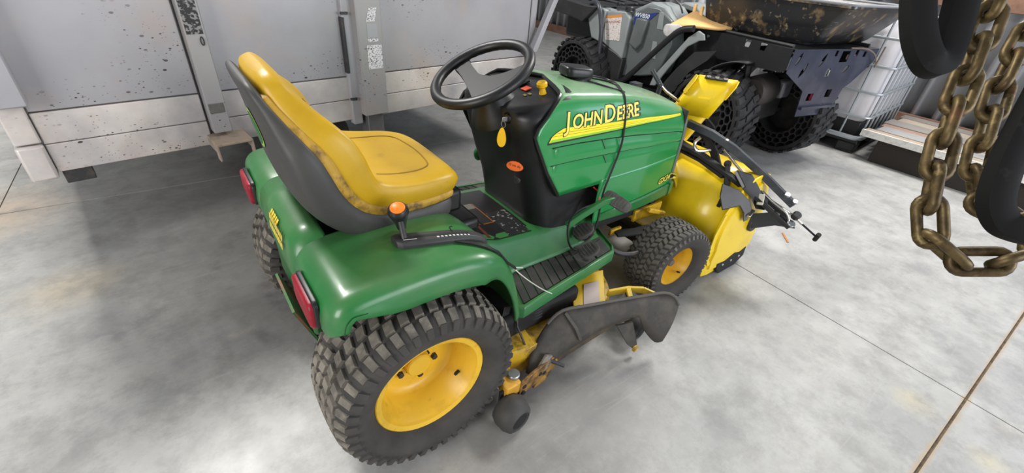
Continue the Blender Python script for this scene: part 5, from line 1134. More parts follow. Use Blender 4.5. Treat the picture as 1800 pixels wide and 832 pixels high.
def atvwheel(x, y, steer=0):
    R = 0.335; hw = 0.13
    mb = A(); mb.lathe([(R - 0.02, -hw), (R - 0.004, -hw + 0.02), (R, 0), (R - 0.004, hw - 0.02), (R - 0.02, hw), (R - 0.045, hw), (R - 0.045, -hw)], (x, y, R + 0.014), (1, 0, 0), 48, True)
    w = mb.build('honeycomb_tyre', a_rub, atv, sharp=40)
    # tread lugs
    mb = A()
    for k in range(26):
        a = 2 * PI * k / 26
        for q, (x0, x1, off) in enumerate(((-0.13, -0.05, 0), (-0.035, 0.045, 0.5), (0.055, 0.13, 0.0))):
            t0 = a + off * 2 * PI / 26; vs = []
            for kk, rr in ((1.0, R - 0.006), (0.8, R + 0.013)):
                for (p_, xx) in ((-1, x0), (1, x0), (1, x1), (-1, x1)):
                    th = t0 + p_ * 0.075 * kk + (0.06 if q == 1 else 0.03) * (1 if xx == x1 else -1); vs.append(Vector((x + xx, y + rr * math.sin(th), R + 0.014 + rr * math.cos(th))))
            mb.hexa(vs)
    mb.build('tread_lugs', a_rub, w, sharp=20)['kind'] = 'stuff'
    # honeycomb web: radial cells as open hex walls
    mb = A(); rings_ = [(0.185, 0.0), (0.220, 0.5), (0.255, 0.0), (0.288, 0.5)]; n = 22; r0 = 0.165
    def pt(r, a): return Vector((0, y + r * math.sin(a), R + 0.014 + r * math.cos(a)))
    def wall(p, q):
        d = (q - p).normalized(); nn = Vector((0, -d.z, d.y)) * 0.005
        mb.hexa([p + nn + Vector((x - hw + 0.012, 0, 0)), q + nn + Vector((x - hw + 0.012, 0, 0)), q - nn + Vector((x - hw + 0.012, 0, 0)), p - nn + Vector((x - hw + 0.012, 0, 0)), p + nn + Vector((x + hw - 0.012, 0, 0)), q + nn + Vector((x + hw - 0.012, 0, 0)), q - nn + Vector((x + hw - 0.012, 0, 0)), p - nn + Vector((x + hw - 0.012, 0, 0))])
    st = 2 * PI / n
    rows_ = [0.168, 0.205, 0.247, 0.292]
    for ri in range(3):
        off = (ri % 2) * 0.5
        for k in range(n):
            a = (k + off) * st; ra, rb = rows_[ri], rows_[ri + 1]; d = (rb - ra)
            # zig between rows
            wall(pt(ra + d * 0.15, a - st * 0.5 + st * 0.0), pt(ra + d * 0.42, a)) if True else None
            wall(pt(ra + d * 0.42, a), pt(ra + d * 0.15, a + st * 0.5))
            wall(pt(ra + d * 0.42, a), pt(rb + d * 0.15 if ri < 2 else rb, a))
    mb.build('honeycomb_web', a_rub, w, sharp=20)['kind'] = 'stuff'
    mb = A(); mb.lathe([(0.0, 0.02), (0.04, 0.03), (0.06, 0.05), (0.15, 0.04), (0.168, 0.11), (0.175, 0.115), (0.175, -0.115), (0.165, -0.11), (0.15, 0.0), (0, 0.0)], (x, y, R + 0.014), (-1 if x < 0 else 1, 0, 0), 32); rm = mb.build('rim', matte_b, w)
    for k in range(6):
        a = k * PI / 3; sx = -1 if x < 0 else 1
        mb = A(); mb.bar([Vector((x + sx * 0.055, y + 0.05 * math.sin(a), R + 0.014 + 0.05 * math.cos(a))), Vector((x + sx * 0.05, y + 0.15 * math.sin(a), R + 0.014 + 0.15 * math.cos(a)))], 0.03, 0.02, up=axf(Vector((1, 0, 0))) - axf(Vector((0, 0, 0)))); 
        mb = A(); p = [Vector((x + sx * 0.06, y + 0.05 * math.sin(a), R + 0.014 + 0.05 * math.cos(a))), Vector((x + sx * 0.055, y + 0.16 * math.sin(a), R + 0.014 + 0.16 * math.cos(a)))]
        mb.tube(p, 0.014, 8); mb.build('wheel_spoke', a_dk, w)
    return w
FY = 1.66
for (sx, wx, wy) in ((-1, 3.16, 0.63), (1, 3.95, 0.36), (-1, 3.05, 2.06), (1, 3.92, 1.98)):
    FR[0] = lambda v, wx=wx, wy=wy, sx=sx: Vector((wx - sx * 0.4, wy, 0)) + Vector((0.996 * v.x + 0.09 * v.y, -0.09 * (v.x - sx * 0.4) + 0.996 * v.y, v.z))
    atvwheel(sx * 0.4, 0.0)
FR[0] = body_xf
# chassis
A().bb((-0.2, -0.1, 0.30), (0.2, FY + 0.2, 0.52)).build('chassis', matte_b, atv, bev=0.03)
for y in (0.0, FY):
    mb = A(); mb.cyl((-0.40, y, 0.349), (0.40, y, 0.349), 0.035, 12); mb.bar([Vector((-0.38, y - 0.06, 0.33)), Vector((-0.1, y - 0.08, 0.36))], 0.04, 0.03); mb.bar([Vector((0.38, y - 0.06, 0.33)), Vector((0.1, y - 0.08, 0.36))], 0.04, 0.03); mb.build('axle', steel_d, atv)
mb = A(); mb.lathe([(0, -0.2), (0.1, -0.2), (0.125, -0.17), (0.125, 0.08), (0.1, 0.12), (0, 0.12)], (-0.12, -0.02, 0.54), (1, 0.05, 0), 24); mb.build('muffler', pm('sooty_muffler', (62, 56, 54), 0.6, 0.3), atv)
mb = A(); mb.bb((0.0, -0.16, 0.48), (0.16, -0.06, 0.62)); mb.build('heat_shield', pm('dull_aluminium', (120, 120, 126), 0.45, 0.5), atv, bev=0.02)
for s in (-1, 1):
    mb = A(); mb.tube([Vector((s * 0.24, 0.05, 0.36)), Vector((s * 0.22, 0.12, 0.72))], 0.03, 12)
    for k in range(7): mb.lathe([(0.042, 0), (0.05, 0.006), (0.042, 0.012)], Vector((s * 0.235, 0.065, 0.43)) + Vector((-0.004 * s, 0.013, 0.04)) * k, Vector((-0.02 * s, 0.07, 0.36)), 14)
    mb.build('shock_absorber', steel_d, atv)
# rear rack: folded black plate box with notches, rear plate with lens-shaped cutouts
def lens(cx, cz, L, Wd, ang):
    out = []
    for k in range(14):
        t = -1 + 2 * k / 13; out.append((L * t, Wd * (1 - t * t)))
    for k in range(1, 13):
        t = 1 - 2 * k / 13; out.append((L * t, -Wd * (1 - t * t)))
    ca, sa = math.cos(ang), math.sin(ang); return [(cx + a * ca - b * sa, cz + a * sa + b * ca) for a, b in out]
def rect(cx, cz, w, h): return [(cx - w, cz - h), (cx + w, cz - h), (cx + w, cz + h), (cx - w, cz + h)]
zr = 0.93
FR[0] = rack_xf
out = [(-0.20, zr), (-0.20, zr - 0.145), (-0.17, zr - 0.165), (0.40, zr - 0.19), (0.56, zr - 0.12), (0.62, zr - 0.03), (0.60, zr), (0.205, zr), (0.195, zr - 0.055), (0.155, zr - 0.055), (0.145, zr), (0.065, zr), (0.055, zr - 0.055), (0.015, zr - 0.055), (0.005, zr)]
ux_ = BF; uz_ = Vector((0, 0, 1))
for s in (-1, 1):
    mb = MB(); mb.plate(out if s < 0 else out, [], BO + BR * (s * 0.52), ux_, uz_, 0.006 * s); mb.build('rack_side', a_blk, atv)
rp = [(-0.52, zr), (0.52, zr), (0.52, zr - 0.10), (0.34, zr - 0.26), (0.27, zr - 0.30), (0.24, zr - 0.50), (-0.20, zr - 0.50), (-0.24, zr - 0.30), (-0.52, zr - 0.16)]
holes = [lens(-0.44, zr - 0.065, 0.05, 0.016, 1.2), lens(-0.34, zr - 0.145, 0.062, 0.018, 1.1), lens(-0.15, zr - 0.075, 0.055, 0.017, 1.15), rect(-0.02, zr - 0.03, 0.016, 0.02), rect(0.10, zr - 0.055, 0.05, 0.04), rect(0.24, zr - 0.03, 0.02, 0.022), rect(0.35, zr - 0.04, 0.018, 0.02),
         lens(0.18, zr - 0.15, 0.045, 0.02, 0.7), rect(-0.03, zr - 0.17, 0.02, 0.03), rect(-0.12, zr - 0.35, 0.035, 0.028), rect(0.10, zr - 0.33, 0.035, 0.03)]
mb = MB(); mb.plate(rp, holes, BO + BF * (-0.21), BR, uz_, 0.006); rpl = mb.build('rear_plate', plate_m, atv)
mb = A(); mb.bb((-0.08, -0.205, zr - 0.38), (0.05, -0.19, zr - 0.32)); mb.build('tail_lamp', pm('magenta_red_lens', (190, 24, 70), 0.25), atv, bev=0.004)
mb = A(); mb.bb((0.17, -0.2, zr - 0.08), (0.28, -0.19, zr - 0.045)); mb.build('pale_tag', pm('pale_pink_tag', (190, 150, 150), 0.5), rpl)
mb = A(); mb.bb((-0.2, -0.24, zr - 0.44), (0.24, -0.212, zr - 0.42)); mb.build('plate_rib', plate_m, rpl)
mb = A(); mb.box((-0.03, -0.222, zr - 0.17), (0.012, 0.014, 0.045)); mb.build('latch', steel, rpl, bev=0.003)
A().bb((-0.52, -0.21, zr - 0.005), (0.52, 0.58, zr + 0.0)).build('rack_deck', a_blk, atv)
for s in (-1, 1): A().tube([Vector((s * 0.47, -0.16, zr + 0.012)), Vector((s * 0.47, 0.55, zr + 0.012))], 0.012, 8).build('rack_rail', a_dk, atv)
for y, z in ((0.565, 0.90), (0.50, 0.87)): 
    pass
MB().disc(axf(Vector((-0.526, 0.56, 0.885))), -BR, 0.012, 0.008, 10).build('rack_bolt', steel, atv)
# wheel-arch liner and fender edge
FR[0] = body_xf
for s in (-1, 1):
    mb = A(); rows = []
    for k in range(15):
        a = math.radians(12 + 80 * k / 14); rows.append([Vector((s * xx, 0.02 + 0.44 * math.cos(a), 0.36 + 0.41 * math.sin(a))) for xx in (0.20, 0.50)])
    mb.grid(rows); o = mb.build('arch_liner', a_dk, atv); sd = o.modifiers.new('s', 'SOLIDIFY'); sd.thickness = 0.01
    mb = A(); mb.prism([Vector((s * 0.50, y, z)) for y, z in [(0.44, 0.90), (0.50, 0.92), (0.58, 0.86), (0.84, 0.50), (0.86, 0.42), (0.80, 0.43), (0.70, 0.60), (0.57, 0.79), (0.47, 0.85), (0.42, 0.86)]], (s * 0.02, 0, 0)); mb.build('fender_edge', a_lt, atv, bev=0.005)
    mb = A(); mb.prism([Vector((s * 0.46, y, z)) for y, z in [(0.30, 0.80), (0.50, 0.76), (0.64, 0.60), (0.76, 0.42), (0.62, 0.40), (0.50, 0.60), (0.36, 0.72)]], (s * 0.03, 0, 0)); mb.build('inner_fender', a_dk, atv)
    mb = A(); mb.tube([Vector((s * 0.535, 0.54, 0.93)), Vector((s * 0.535, 0.66, 0.90)), Vector((s * 0.535, 0.78, 0.80)), Vector((s * 0.53, 1.15, 0.42)), Vector((s * 0.50, 1.30, 0.36))], 0.026, 10, smooth=4); mb.build('guard_tube', a_blk, atv)
    mb = A(); mb.bb((s * 0.22, 0.62, 0.30), (s * 0.5, 1.34, 0.34)); mb.build('footwell', a_dk, atv, bev=0.01)
# seat and far dark mass
mb = A(); mb.loft([[Vector((hw * a, y, z + 0.05 * b)) for a, b in ((-1, -1), (1, -1), (1, 0.5), (0.7, 1), (-0.7, 1), (-1, 0.5))] for y, z, hw in ((0.50, 0.90, 0.18), (0.65, 0.88, 0.19), (0.85, 0.87, 0.18), (1.05, 0.90, 0.15), (1.2, 0.95, 0.12))]); mb.build('seat', pm('quad_seat_vinyl', (26, 26, 27), 0.55), atv, sub=1)
A().bb((-0.16, 0.45, 0.5), (0.16, 1.4, 0.84)).build('engine_cover', a_dk, atv, bev=0.04)
# middle bodywork: grey side panels
def side_panel(name, poly, x0, th, matr, bev=0.012):
    for s in (-1, 1):
        mb = A(); mb.prism([Vector((s * x0, y, z)) for y, z in poly], (-s * th, 0, 0)); o = mb.build(name, matr, atv, bev=bev)
side_panel('body_panel', [(0.80, 0.76), (0.86, 0.94), (1.02, 1.02), (1.16, 1.02), (1.32, 0.94), (1.34, 0.60), (1.30, 0.40), (1.10, 0.44), (0.86, 0.50)], 0.42, 0.20, a_grey)
side_panel('tank_ridge', [(0.84, 0.93), (0.98, 1.035), (1.14, 1.055), (1.36, 0.96), (1.36, 0.92), (1.14, 1.0), (0.98, 0.985)], 0.40, 0.30, a_lt)
side_panel('front_panel', [(1.30, 0.90), (1.36, 0.955), (1.62, 0.93), (1.66, 0.68), (1.36, 0.58), (1.30, 0.50)], 0.47, 0.22, a_lt)
side_panel('black_skirt', [(1.28, 0.56), (1.38, 0.60), (1.68, 0.67), (1.66, 0.28), (1.30, 0.24)], 0.475, 0.10, a_dk)
side_panel('front_fender', [(1.60, 0.94), (1.70, 0.95), (1.84, 0.86), (1.74, 0.68), (1.62, 0.66)], 0.50, 0.18, a_lt)
side_panel('fender_flare', [(1.68, 0.96), (1.84, 0.955), (2.40, 0.99), (2.42, 0.86), (2.05, 0.83), (1.86, 0.80)], 0.54, 0.30, a_dk)
side_panel('knee_block', [(1.10, 0.92), (1.24, 0.92), (1.27, 0.70), (1.17, 0.66), (1.12, 0.72)], 0.455, 0.10, a_grey)
for z0, z1 in ((0.86, 0.99), (0.62, 0.76)):
    mb = A(); mb.prism([Vector((-0.4205, y, z)) for y, z in [(0.93, z0), (0.96, z1), (1.01, z1), (1.0, z0)]], (-0.004, 0, 0)); mb.build('recess_panel', a_lt, atv, bev=0.003)
# blue badge
mb = A(); mb.prism([Vector((-0.422, y, z)) for y, z in [(1.29, 0.935), (1.02, 0.985), (1.20, 0.83), (1.28, 0.86)]], (-0.003, 0, 0)); bd = mb.build('badge_ground', pm('blue_badge_print', (40, 56, 120), 0.4), atv)
mb = MB(); text(mb, 'WV850', 0.048, axf(Vector((-0.427, 1.285, 0.925))), -AF, Vector((0, 0, 1)) - AF * 0.16 * 0 + Vector((0, 0, 0)), off=0.001, shear=0.2, fit=0.16); mb.build('badge_lettering', pm('white_badge_print', (220, 224, 230), 0.4), bd)
# warning label on the front panel
mb = A(); mb.prism([Vector((-0.4715, y, z)) for y, z in [(1.62, 0.885), (1.40, 0.925), (1.375, 0.705), (1.56, 0.69)]], (-0.002, 0, 0)); wl = mb.build('warning_label', lines_mat('warning_label_print', (216, 208, 204), (168, 150, 142), 60, 110, 0.57), atv)
mb = A(); mb.prism([Vector((-0.474, y, z)) for y, z in [(1.62, 0.885), (1.40, 0.925), (1.398, 0.905), (1.616, 0.866)]], (-0.001, 0, 0)); mb.build('label_band', pm('orange_band', (220, 140, 60), 0.5), wl)
mb = MB(); text(mb, 'WARNING', 0.03, axf(Vector((-0.4745, 1.60, 0.825))), -AF + Vector((0, 0, 0.17)), Vector((0, 0, 1)), fit=0.17); mb.build('label_lettering', pm('brown_red_print', (150, 60, 50), 0.5), wl)
mb = A(); mb.lathe([(0, 0.035), (0.035, 0.034), (0.045, 0.025), (0.045, 0), (0.05, -0.005)], (-0.425, 1.36, 0.962), (0, 0, 1), 20); mb.build('fuel_cap', a_blk, atv)
mb = A(); mb.tube([Vector((-0.46, 1.82, 0.93)), Vector((-0.50, 1.80, 0.975)), Vector((-0.53, 1.70, 0.985)), Vector((-0.55, 1.62, 0.92)), Vector((-0.55, 1.56, 0.75)), Vector((-0.54, 1.55, 0.55))], 0.022, 10, smooth=5); mb.build('guard_tube', pm('dark_tube_paint', (58, 60, 66), 0.35), atv)
# front rack and handlebars
for x in (-0.4, -0.2, 0, 0.2, 0.4): A().tube([Vector((x, 1.45, 1.0)), Vector((x, 2.35, 1.04))], 0.014, 8).build('front_rack_bar', a_blk, atv)
for y in (1.5, 1.9, 2.3): A().tube([Vector((-0.45, y, 1.0)), Vector((0.45, y, 1.0))], 0.016, 8).build('front_rack_bar', a_blk, atv)
mb = A(); mb.tube([Vector((-0.42, 1.10, 1.20)), Vector((-0.2, 1.25, 1.18)), Vector((0, 1.28, 1.15)), Vector((0.2, 1.25, 1.18)), Vector((0.42, 1.10, 1.20))], 0.016, 8, smooth=4); mb.tube([Vector((0, 1.28, 1.16)), Vector((0, 1.38, 0.9))], 0.03, 10); mb.build('handlebar', a_blk, atv)
A().bb((-0.28, 1.30, 0.60), (0.28, 2.40, 0.95)).build('front_body', a_dk, atv, bev=0.04)
mb = A(); mb.tube([Vector((-0.3, 0.85, 1.0)), Vector((-0.3, 0.9, 1.06)), Vector((-0.28, 1.0, 1.1)), Vector((-0.2, 1.1, 1.12))], 0.008, 8, smooth=4); mb.build('cable', a_blk, atv)

# ================================================================ muddy black tub on the rear rack
tub_m = pm('muddy_black_tub', (34, 35, 38), 0.3, spec=0.7, layers=[((128, 108, 76), 8, 0.54, 0.64, 0.8), ((160, 146, 116), 20, 0.6, 0.68, 0.75)])
def tub_xf(v): return Vector((3.80, 0.36, 0)) + Vector((0.995, -0.10, 0)) * v.x + Vector((0.03, 0.9995, 0)) * v.y + Vector((0, 0, v.z))
FR[0] = tub_xf
tubo = axf(Vector((0.1, 0.25, zr + 0.025)))
tub = root('cargo_tub', tubo, 'black plastic tub splashed with dried mud sitting on the quad rear rack', 'tub')
def trr(x0, x1, y0, y1, z, r=0.05):
    pts = []
    for (cx, cy, a0) in ((x1 - r, y1 - r, 0), (x0 + r, y1 - r, 90), (x0 + r, y0 + r, 180), (x1 - r, y0 + r, 270)):
        for k in range(5): a = math.radians(a0 + 90 * k / 4); pts.append(Vector((cx + r * math.cos(a), cy + r * math.sin(a), z)))
    return pts
mb = A(); z0 = zr + 0.026
rg = [trr(a, b, c, d, z0 + e) for a, b, c, d, e in ((-0.33, 0.42, -0.20, 0.72, 0.0), (-0.345, 0.44, -0.225, 0.735, 0.02), (-0.375, 0.48, -0.31, 0.755, 0.14), (-0.40, 0.52, -0.385, 0.775, 0.245), (-0.43, 0.55, -0.41, 0.80, 0.25), (-0.43, 0.55, -0.41, 0.80, 0.265), (-0.39, 0.51, -0.37, 0.765, 0.265), (-0.36, 0.47, -0.30, 0.74, 0.14), (-0.32, 0.41, -0.20, 0.71, 0.03))]
mb.loft(rg); mb.build('tub_body', tub_m, tub, sharp=40)
mb = A(); mb.tube([p + Vector((0, 0, 0.012)) for p in trr(-0.425, 0.545, -0.405, 0.795, z0 + 0.26)], 0.010, 8, True); mb.build('tub_rim', pm('worn_tub_rim', (130, 130, 134), 0.4), tub)
mb = A(); mb.bb((-0.25, -0.1, zr + 0.001), (0.36, 0.45, z0 + 0.002)); mb.build('tub_foot', a_blk, tub)
FR[0] = rack_xf
# frayed cord hanging at the rack's back corner
mb = MB(); mb.tube([axf(Vector(v)) for v in [(0.10, -0.235, zr + 0.01), (0.28, -0.25, zr + 0.005), (0.42, -0.255, zr - 0.04), (0.50, -0.25, zr - 0.11), (0.52, -0.245, zr - 0.13), (0.515, -0.25, zr - 0.06), (0.50, -0.26, zr + 0.02)]], 0.006, 6, smooth=4); o = mb.build('frayed_cord', pm('tan_cord', (120, 104, 92), 0.8)); origin_to(o, axf(Vector((0.3, -0.25, zr)))); tag(o, 'frayed tan cord hooked at the rear corner of the quad rack', 'cord')
# work glove: tan leather with pale lining, lying at the front of the rack
FR[0] = lambda v: Vector(v)
gl = root('work_glove', (3.28, 1.08, 0.95), 'tan leather work glove with pale cuff lying between quad seat and rack', 'glove')
mb = A(); mb.grid([[Vector(p) for p in r] for r in [[(3.14, 1.24, 0.93), (3.22, 1.20, 0.975), (3.36, 1.19, 1.03), (3.50, 1.22, 1.05)], [(3.12, 1.14, 0.945), (3.22, 1.10, 0.985), (3.36, 1.10, 1.005), (3.50, 1.10, 0.99)], [(3.13, 1.05, 0.955), (3.24, 1.00, 0.985), (3.38, 0.99, 0.99), (3.50, 0.98, 0.975)], [(3.20, 0.94, 0.962), (3.28, 0.91, 0.975), (3.40, 0.90, 0.975), (3.50, 0.90, 0.965)], [(3.26, 0.86, 0.960), (3.32, 0.83, 0.965), (3.42, 0.83, 0.965), (3.50, 0.84, 0.960)]]]); o = mb.build('palm', pm('tan_leather', (226, 182, 118), 0.75, layers=[((196, 146, 88), 12, 0.45, 0.75, 0.5)]), gl, sub=2); sd = o.modifiers.new('s', 'SOLIDIFY'); sd.thickness = 0.018
mb = A(); mb.grid([[Vector(p) for p in r] for r in [[(3.12, 1.25, 0.94), (3.11, 1.17, 0.95), (3.11, 1.06, 0.955)], [(3.08, 1.23, 0.885), (3.06, 1.14, 0.90), (3.08, 1.05, 0.92)], [(3.08, 1.19, 0.85), (3.06, 1.13, 0.85), (3.08, 1.06, 0.875)]]]); o = mb.build('cuff', pm('pale_grey_lining', (190, 186, 184), 0.85, layers=[((130, 124, 122), 14, 0.45, 0.75, 0.6)]), gl, sub=2); sd = o.modifiers.new('s', 'SOLIDIFY'); sd.thickness = 0.018
for k, (b, z) in enumerate(((1.20, 1.04), (1.13, 1.03))): A().tube([Vector((3.44, b, z - 0.04)), Vector((3.47, b + 0.03, z)), Vector((3.50, b + 0.05, z + 0.04))], 0.016, 8, smooth=3).build('finger', MATS['tan_leather'], gl)
FR[0] = body_xf
# ================================================================ caged liquid totes
cage_m = pm('galvanised_cage_tube', (176, 182, 186), 0.35, 0.6)
bott_m = pm('translucent_white_tank', (206, 204, 208), 0.4, layers=[((184, 174, 172), 2.2, 0.4, 0.75, 0.7)])
pal_m = pm('black_pallet_plastic', (24, 24, 25), 0.55)
def tote(o, yaw, label):
    cs, sn = math.cos(yaw), math.sin(yaw); O = Vector(o)
    def xf(v): return O + Vector((v.x * cs - v.y * sn, v.x * sn + v.y * cs, v.z))
    t_ = root('caged_tote', xf(Vector((0.6, 0.5, 0))), label, 'tote')
    L, Wd = 1.18, 1.0
    mb = MB(xf); mb.bb((0.0, 0.0, 0.09), (L, Wd, 0.14))
    for x in (0.0, 0.5, 1.03):
        for y in (0.0, 0.42, 0.85): mb.bb((x, y, 0.0), (x + 0.15, y + 0.15, 0.09))
    mb.bb((0.05, 0.05, 0.14), (L - 0.05, Wd - 0.05, 0.274)); mb.bb((0, 0, 0.0), (L, 0.12, 0.025)); mb.bb((0, 0.88, 0.0), (L, 1.0, 0.025)); mb.build('pallet', pal_m, t_, bev=0.008)
    def rg(e, z, r): return [xf(v) if False else v for v in [Vector(p) for p in ((lambda x0, x1, y0, y1: trr(x0, x1, y0, y1, z, r))(e, L - e, e, Wd - e))]]
    mb = MB(xf); mb.loft([rg(0.06, 0.275, 0.06), rg(0.03, 0.31, 0.09), rg(0.03, 1.08, 0.09), rg(0.06, 1.13, 0.1), rg(0.16, 1.15, 0.1)]); mb.build('tank', bott_m, t_, sharp=40)
    mb = MB(xf); mb.lathe([(0.085, -0.01), (0.085, 0.035), (0.07, 0.045), (0, 0.045)], (L / 2, Wd / 2, 1.15), (0, 0, 1), 20); mb.build('tank_cap', pal_m, t_)
    for z in (0.14, 0.33, 0.54, 0.76, 0.98, 1.13): MB(xf).tube(rg(0.0 if z > 0.2 else -0.005, z, 0.07), 0.011 if z > 0.2 else 0.022, 8, True).build('cage_ring', cage_m, t_)
    for k in range(8):
        x = 0.06 + (L - 0.12) * k / 7
        for y in (0.008, Wd - 0.008): MB(xf).tube([Vector((x, y, 0.15)), Vector((x, y, 1.13))], 0.009, 8).build('cage_bar', cage_m, t_)
    for k in range(1, 6):
        y = Wd * k / 6
        for x in (0.008, L - 0.008): MB(xf).tube([Vector((x, y, 0.15)), Vector((x, y, 1.13))], 0.009, 8).build('cage_bar', cage_m, t_)
    return t_
tote((4.60, -0.085, 0), 0.05, 'white caged liquid tote on black pallet beside the quad rear plate')
tote((4.75, 1.10, 0), 0.05, 'second white caged tote half hidden behind the quad seat and tub')

# ================================================================ stack of boards on bearers by the wall
bcol = [(168, 150, 130), (150, 148, 146), (150, 122, 104), (134, 128, 122), (160, 146, 130), (120, 112, 106)]
bx = 4.50; wds = (0.16, 0.22, 0.13, 0.24, 0.20, 0.18)
place = ('nearest the floor edge', 'grey, second from the front edge', 'reddish brown, third from the front edge', 'grey brown, fourth from the front edge', 'tan, fifth from the front edge', 'dark, against the wall')
for k, w in enumerate(wds):
    mt = pm('weathered_board_%d' % k, bcol[k], 0.8, layers=[((96, 84, 74), 6, 0.5, 0.75, 0.45)])
    y0 = -0.16 + (0.06, 0.0, 0.03, 0.05, 0.01, 0.04)[k]; z0 = 0.205 + (0.0, 0.004, 0.0, 0.006, 0.0, 0.003)[k]
    mb = MB(); mb.bb((bx + 0.004, -3.4, z0 - 0.0 if k else 0.205), (bx + w - 0.004, y0, z0 + 0.045)); o = mb.build('loose_board', mt, bev=0.003); origin_to(o, (bx + w / 2, -1.7, z0)); tag(o, 'weathered board lying on bearers by the steel wall, %s' % place[k], 'board', 'boards stacked by the wall')
    if k == 0:
        mb = MB(); mb.bb((bx - 0.004, -3.4, 0.206), (bx + 0.012, y0, 0.262)); mb.build('white_edging', pm('white_foam_edge', (228, 226, 220), 0.7, layers=[((180, 172, 160), 30, 0.5, 0.65, 0.6)]), o)
    bx += w
mb = MB(); mb.bb((4.545, -3.4, 0.0), (4.62, -0.24, 0.20)); o = mb.build('shade_strip', pm('dark_bearer_and_shade', (44, 38, 34), 0.85), bev=0.004); origin_to(o, (4.58, -1.8, 0)); tag(o, 'dark strip added to stand in for shade under the front edge of the boards', 'shade strip')  # dark strip fills the void, standing in for shade beneath the boards
for q, y in enumerate((-0.45, -1.9, -3.2)):
    mb = MB(); mb.bb((4.63, y - 0.10, 0.0), (5.62, y + 0.10, 0.204)); o = mb.build('wood_bearer', pm('dark_bearer_and_shade', (44, 38, 34), 0.85), bev=0.004); origin_to(o, (5.1, y, 0)); tag(o, ('dark timber bearer carrying the near end of the boards', 'dark timber bearer carrying the middle of the boards', 'dark timber bearer carrying the far right end of the boards')[q], 'bearer', 'bearers under the boards')
shc = [(232, 230, 226), (206, 200, 194), (170, 150, 128)]
for k, (x, y, rz, sx, sy) in enumerate(((4.66, -1.32, 0.3, 0.34, 0.42), (4.74, -1.42, -0.25, 0.4, 0.3), (4.86, -1.26, 0.7, 0.3, 0.36))):
    mb = MB(); rows = []
    for i in range(6):
        rows.append([Vector((x, y, 0.262 + 0.034 * k)) + Matrix.Rotation(rz, 3, 'Z') @ Vector(((i / 5 - 0.5) * sx, (j / 5 - 0.5) * sy, 0.012 * math.sin(i * 1.7 + k) * math.cos(j * 1.3) + 0.008)) for j in range(6)])
    mb.grid(rows); o = mb.build('cardboard_sheet', pm('crumpled_sheet_%d' % k, shc[k], 0.75, layers=[((150, 140, 128), 14, 0.55, 0.7, 0.5)])); sd = o.modifiers.new('s', 'SOLIDIFY'); sd.thickness = 0.004
    origin_to(o, (x, y, 0.262)); tag(o, ('white crumpled sheet at the front of the scrap on the boards', 'pale grey crumpled sheet under the chain on the boards', 'tan crumpled sheet at the back of the scrap on the boards')[k], 'sheet', 'scrap sheets on the boards')

# ================================================================ chains and straps hanging in the foreground
def hang(name, pts, pitch, r, label, flip):
    pts = catmull([Vector(p) for p in pts], 14); acc = [0.0]
    for a, b in zip(pts, pts[1:]): acc.append(acc[-1] + (b - a).length)
    def at(s):
        for i in range(len(acc) - 1):
            if acc[i + 1] >= s: t = (s - acc[i]) / max(1e-9, acc[i + 1] - acc[i]); return pts[i].lerp(pts[i + 1], t)
        return pts[-1]
    t_ = root(name, pts[0], label, 'chain', 'brass coloured chains in the foreground'); n = int(acc[-1] / pitch)
    for k in range(n):
        p = at(k * pitch); q = at((k + 1) * pitch); c = (p + q) / 2; t = (q - p).normalized(); view = Vector((0.80, 0.15, -0.2)).normalized()
        side = t.cross(view).normalized(); nrm = side.cross(t).normalized()
        a = math.radians(18 if (k + flip) % 2 == 0 else 106) + 0.12 * math.sin(k * 2.3)
        u = side * math.cos(a) + nrm * math.sin(a); hl = pitch / 2 + r * 0.35; wd = r * 2.05
        loop = []
        for j in range(9): th = -PI / 2 + PI * j / 8; loop.append(c + t * (hl - wd + r * 1.0 + (wd) * math.cos(th)) + u * (wd * math.sin(th)))
        for j in range(9): th = PI / 2 + PI * j / 8; loop.append(c + t * (-(hl - wd + r * 1.0) + (wd) * math.cos(th)) + u * (wd * math.sin(th)))
        mb = MB(); mb.tube(loop, r, 10, True); mb.build('chain_link', chain_m, t_, sharp=70)
    return t_
hang('hanging_chain', [(0.6023, -1.0721, 1.416), (0.5846, -1.0829, 1.386), (0.5612, -1.0974, 1.346), (0.5329, -1.1111, 1.3023), (0.5041, -1.1243, 1.2587), (0.474, -1.1366, 1.2149), (0.4466, -1.1535, 1.1682), (0.4217, -1.1723, 1.1217), (0.4064, -1.1929, 1.0825), (0.4123, -1.2184, 1.0579), (0.4257, -1.2489, 1.053), (0.453, -1.2754, 1.0664), (0.4933, -1.2949, 1.0825), (0.5374, -1.3079, 1.1098)], 0.0465, 0.0068, 'heavy brass coloured chain hanging at the right, looping low in front', 0)
hang('hanging_chain', [(0.8054, -1.1055, 1.4271), (0.7696, -1.1153, 1.3808), (0.7279, -1.1266, 1.3269), (0.6875, -1.1358, 1.2766), (0.6531, -1.1466, 1.2305), (0.6266, -1.1631, 1.1852), (0.6013, -1.1775, 1.1435), (0.5838, -1.1976, 1.1026), (0.5763, -1.2269, 1.0789), (0.5941, -1.2567, 1.0792), (0.6424, -1.2835, 1.0942)], 0.0475, 0.0068, 'shorter brass coloured chain hanging just behind the longer one', 1)
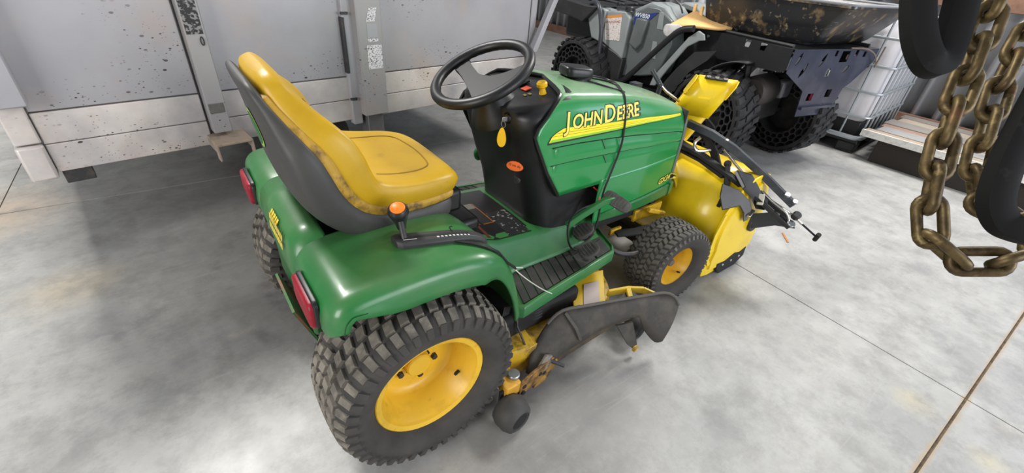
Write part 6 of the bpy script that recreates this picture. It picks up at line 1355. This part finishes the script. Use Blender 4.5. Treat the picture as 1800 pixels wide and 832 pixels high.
def strap_loop(pts, w, th, label, dtag):
    mb = MB(); P_ = catmull([Vector(p) for p in pts], 8)
    sec = [(-w / 2, -th / 2), (-w / 2 + th * 0.3, -th * 0.62), (w / 2 - th * 0.3, -th * 0.62), (w / 2, -th / 2), (w / 2, th / 2), (w / 2 - th * 0.3, th * 0.62), (-w / 2 + th * 0.3, th * 0.62), (-w / 2, th / 2)]
    mb.sweep(P_, sec, up=dtag); o = mb.build('rubber_strap', strap_m, sharp=50); origin_to(o, pts[0]); tag(o, label, 'strap', 'black straps in the foreground'); return o
strap_loop([(0.451, -1.0127, 1.4127), (0.4342, -1.035, 1.37), (0.4199, -1.0542, 1.3334), (0.4123, -1.0733, 1.3033), (0.4135, -1.093, 1.2811), (0.4303, -1.1009, 1.2789), (0.4498, -1.0986, 1.2914), (0.4682, -1.0885, 1.3212), (0.4877, -1.0751, 1.356), (0.5192, -1.048, 1.4188)], 0.030, 0.022, 'black rubber strap hanging in a narrow loop left of the chains', (0.6, 0.5, -0.4))
strap_loop([(0.5323, -1.1881, 1.3385), (0.4877, -1.1974, 1.2842), (0.4469, -1.2071, 1.233), (0.4123, -1.2168, 1.188), (0.3911, -1.2293, 1.1526), (0.3895, -1.2459, 1.1313), (0.3955, -1.2635, 1.1254), (0.4184, -1.2916, 1.1234), (0.4505, -1.3162, 1.1254)], 0.028, 0.020, 'black rubber strap sweeping down past the right edge in front of the chains', (0.6, 0.5, -0.4))
# steel hoist frame that the chains and straps hang from (above and right of the frame)
hf = root('hoist_frame', (1.0, -2.1, 0), 'steel pipe hoist frame carrying the hanging chains and straps', 'frame')
mb = MB(); mb.tube([(0.40, -0.92, 1.445), (1.05, -1.40, 1.445), (1.6, -2.1, 1.445)], 0.016, 10); mb.build('top_pipe', steel_d, hf)
mb = MB(); mb.tube([(1.6, -2.1, 1.445), (1.6, -2.1, 0.02)], 0.025, 10); mb.bb((1.4, -2.3, 0.0), (1.8, -1.9, 0.02)); mb.build('upright', steel_d, hf)
chip = MB(); chip.prism([Vector((2.46, -0.455, 0.001)), Vector((2.468, -0.463, 0.001)), Vector((2.385, -0.535, 0.001)), Vector((2.375, -0.530, 0.001))], (0, 0, 0.004)); o = chip.build('wood_chip', pm('orange_wood', (176, 120, 70), 0.8)); origin_to(o, (2.42, -0.495, 0)); tag(o, 'small orange wood chip on the concrete below the blower pull handle', 'wood chip')
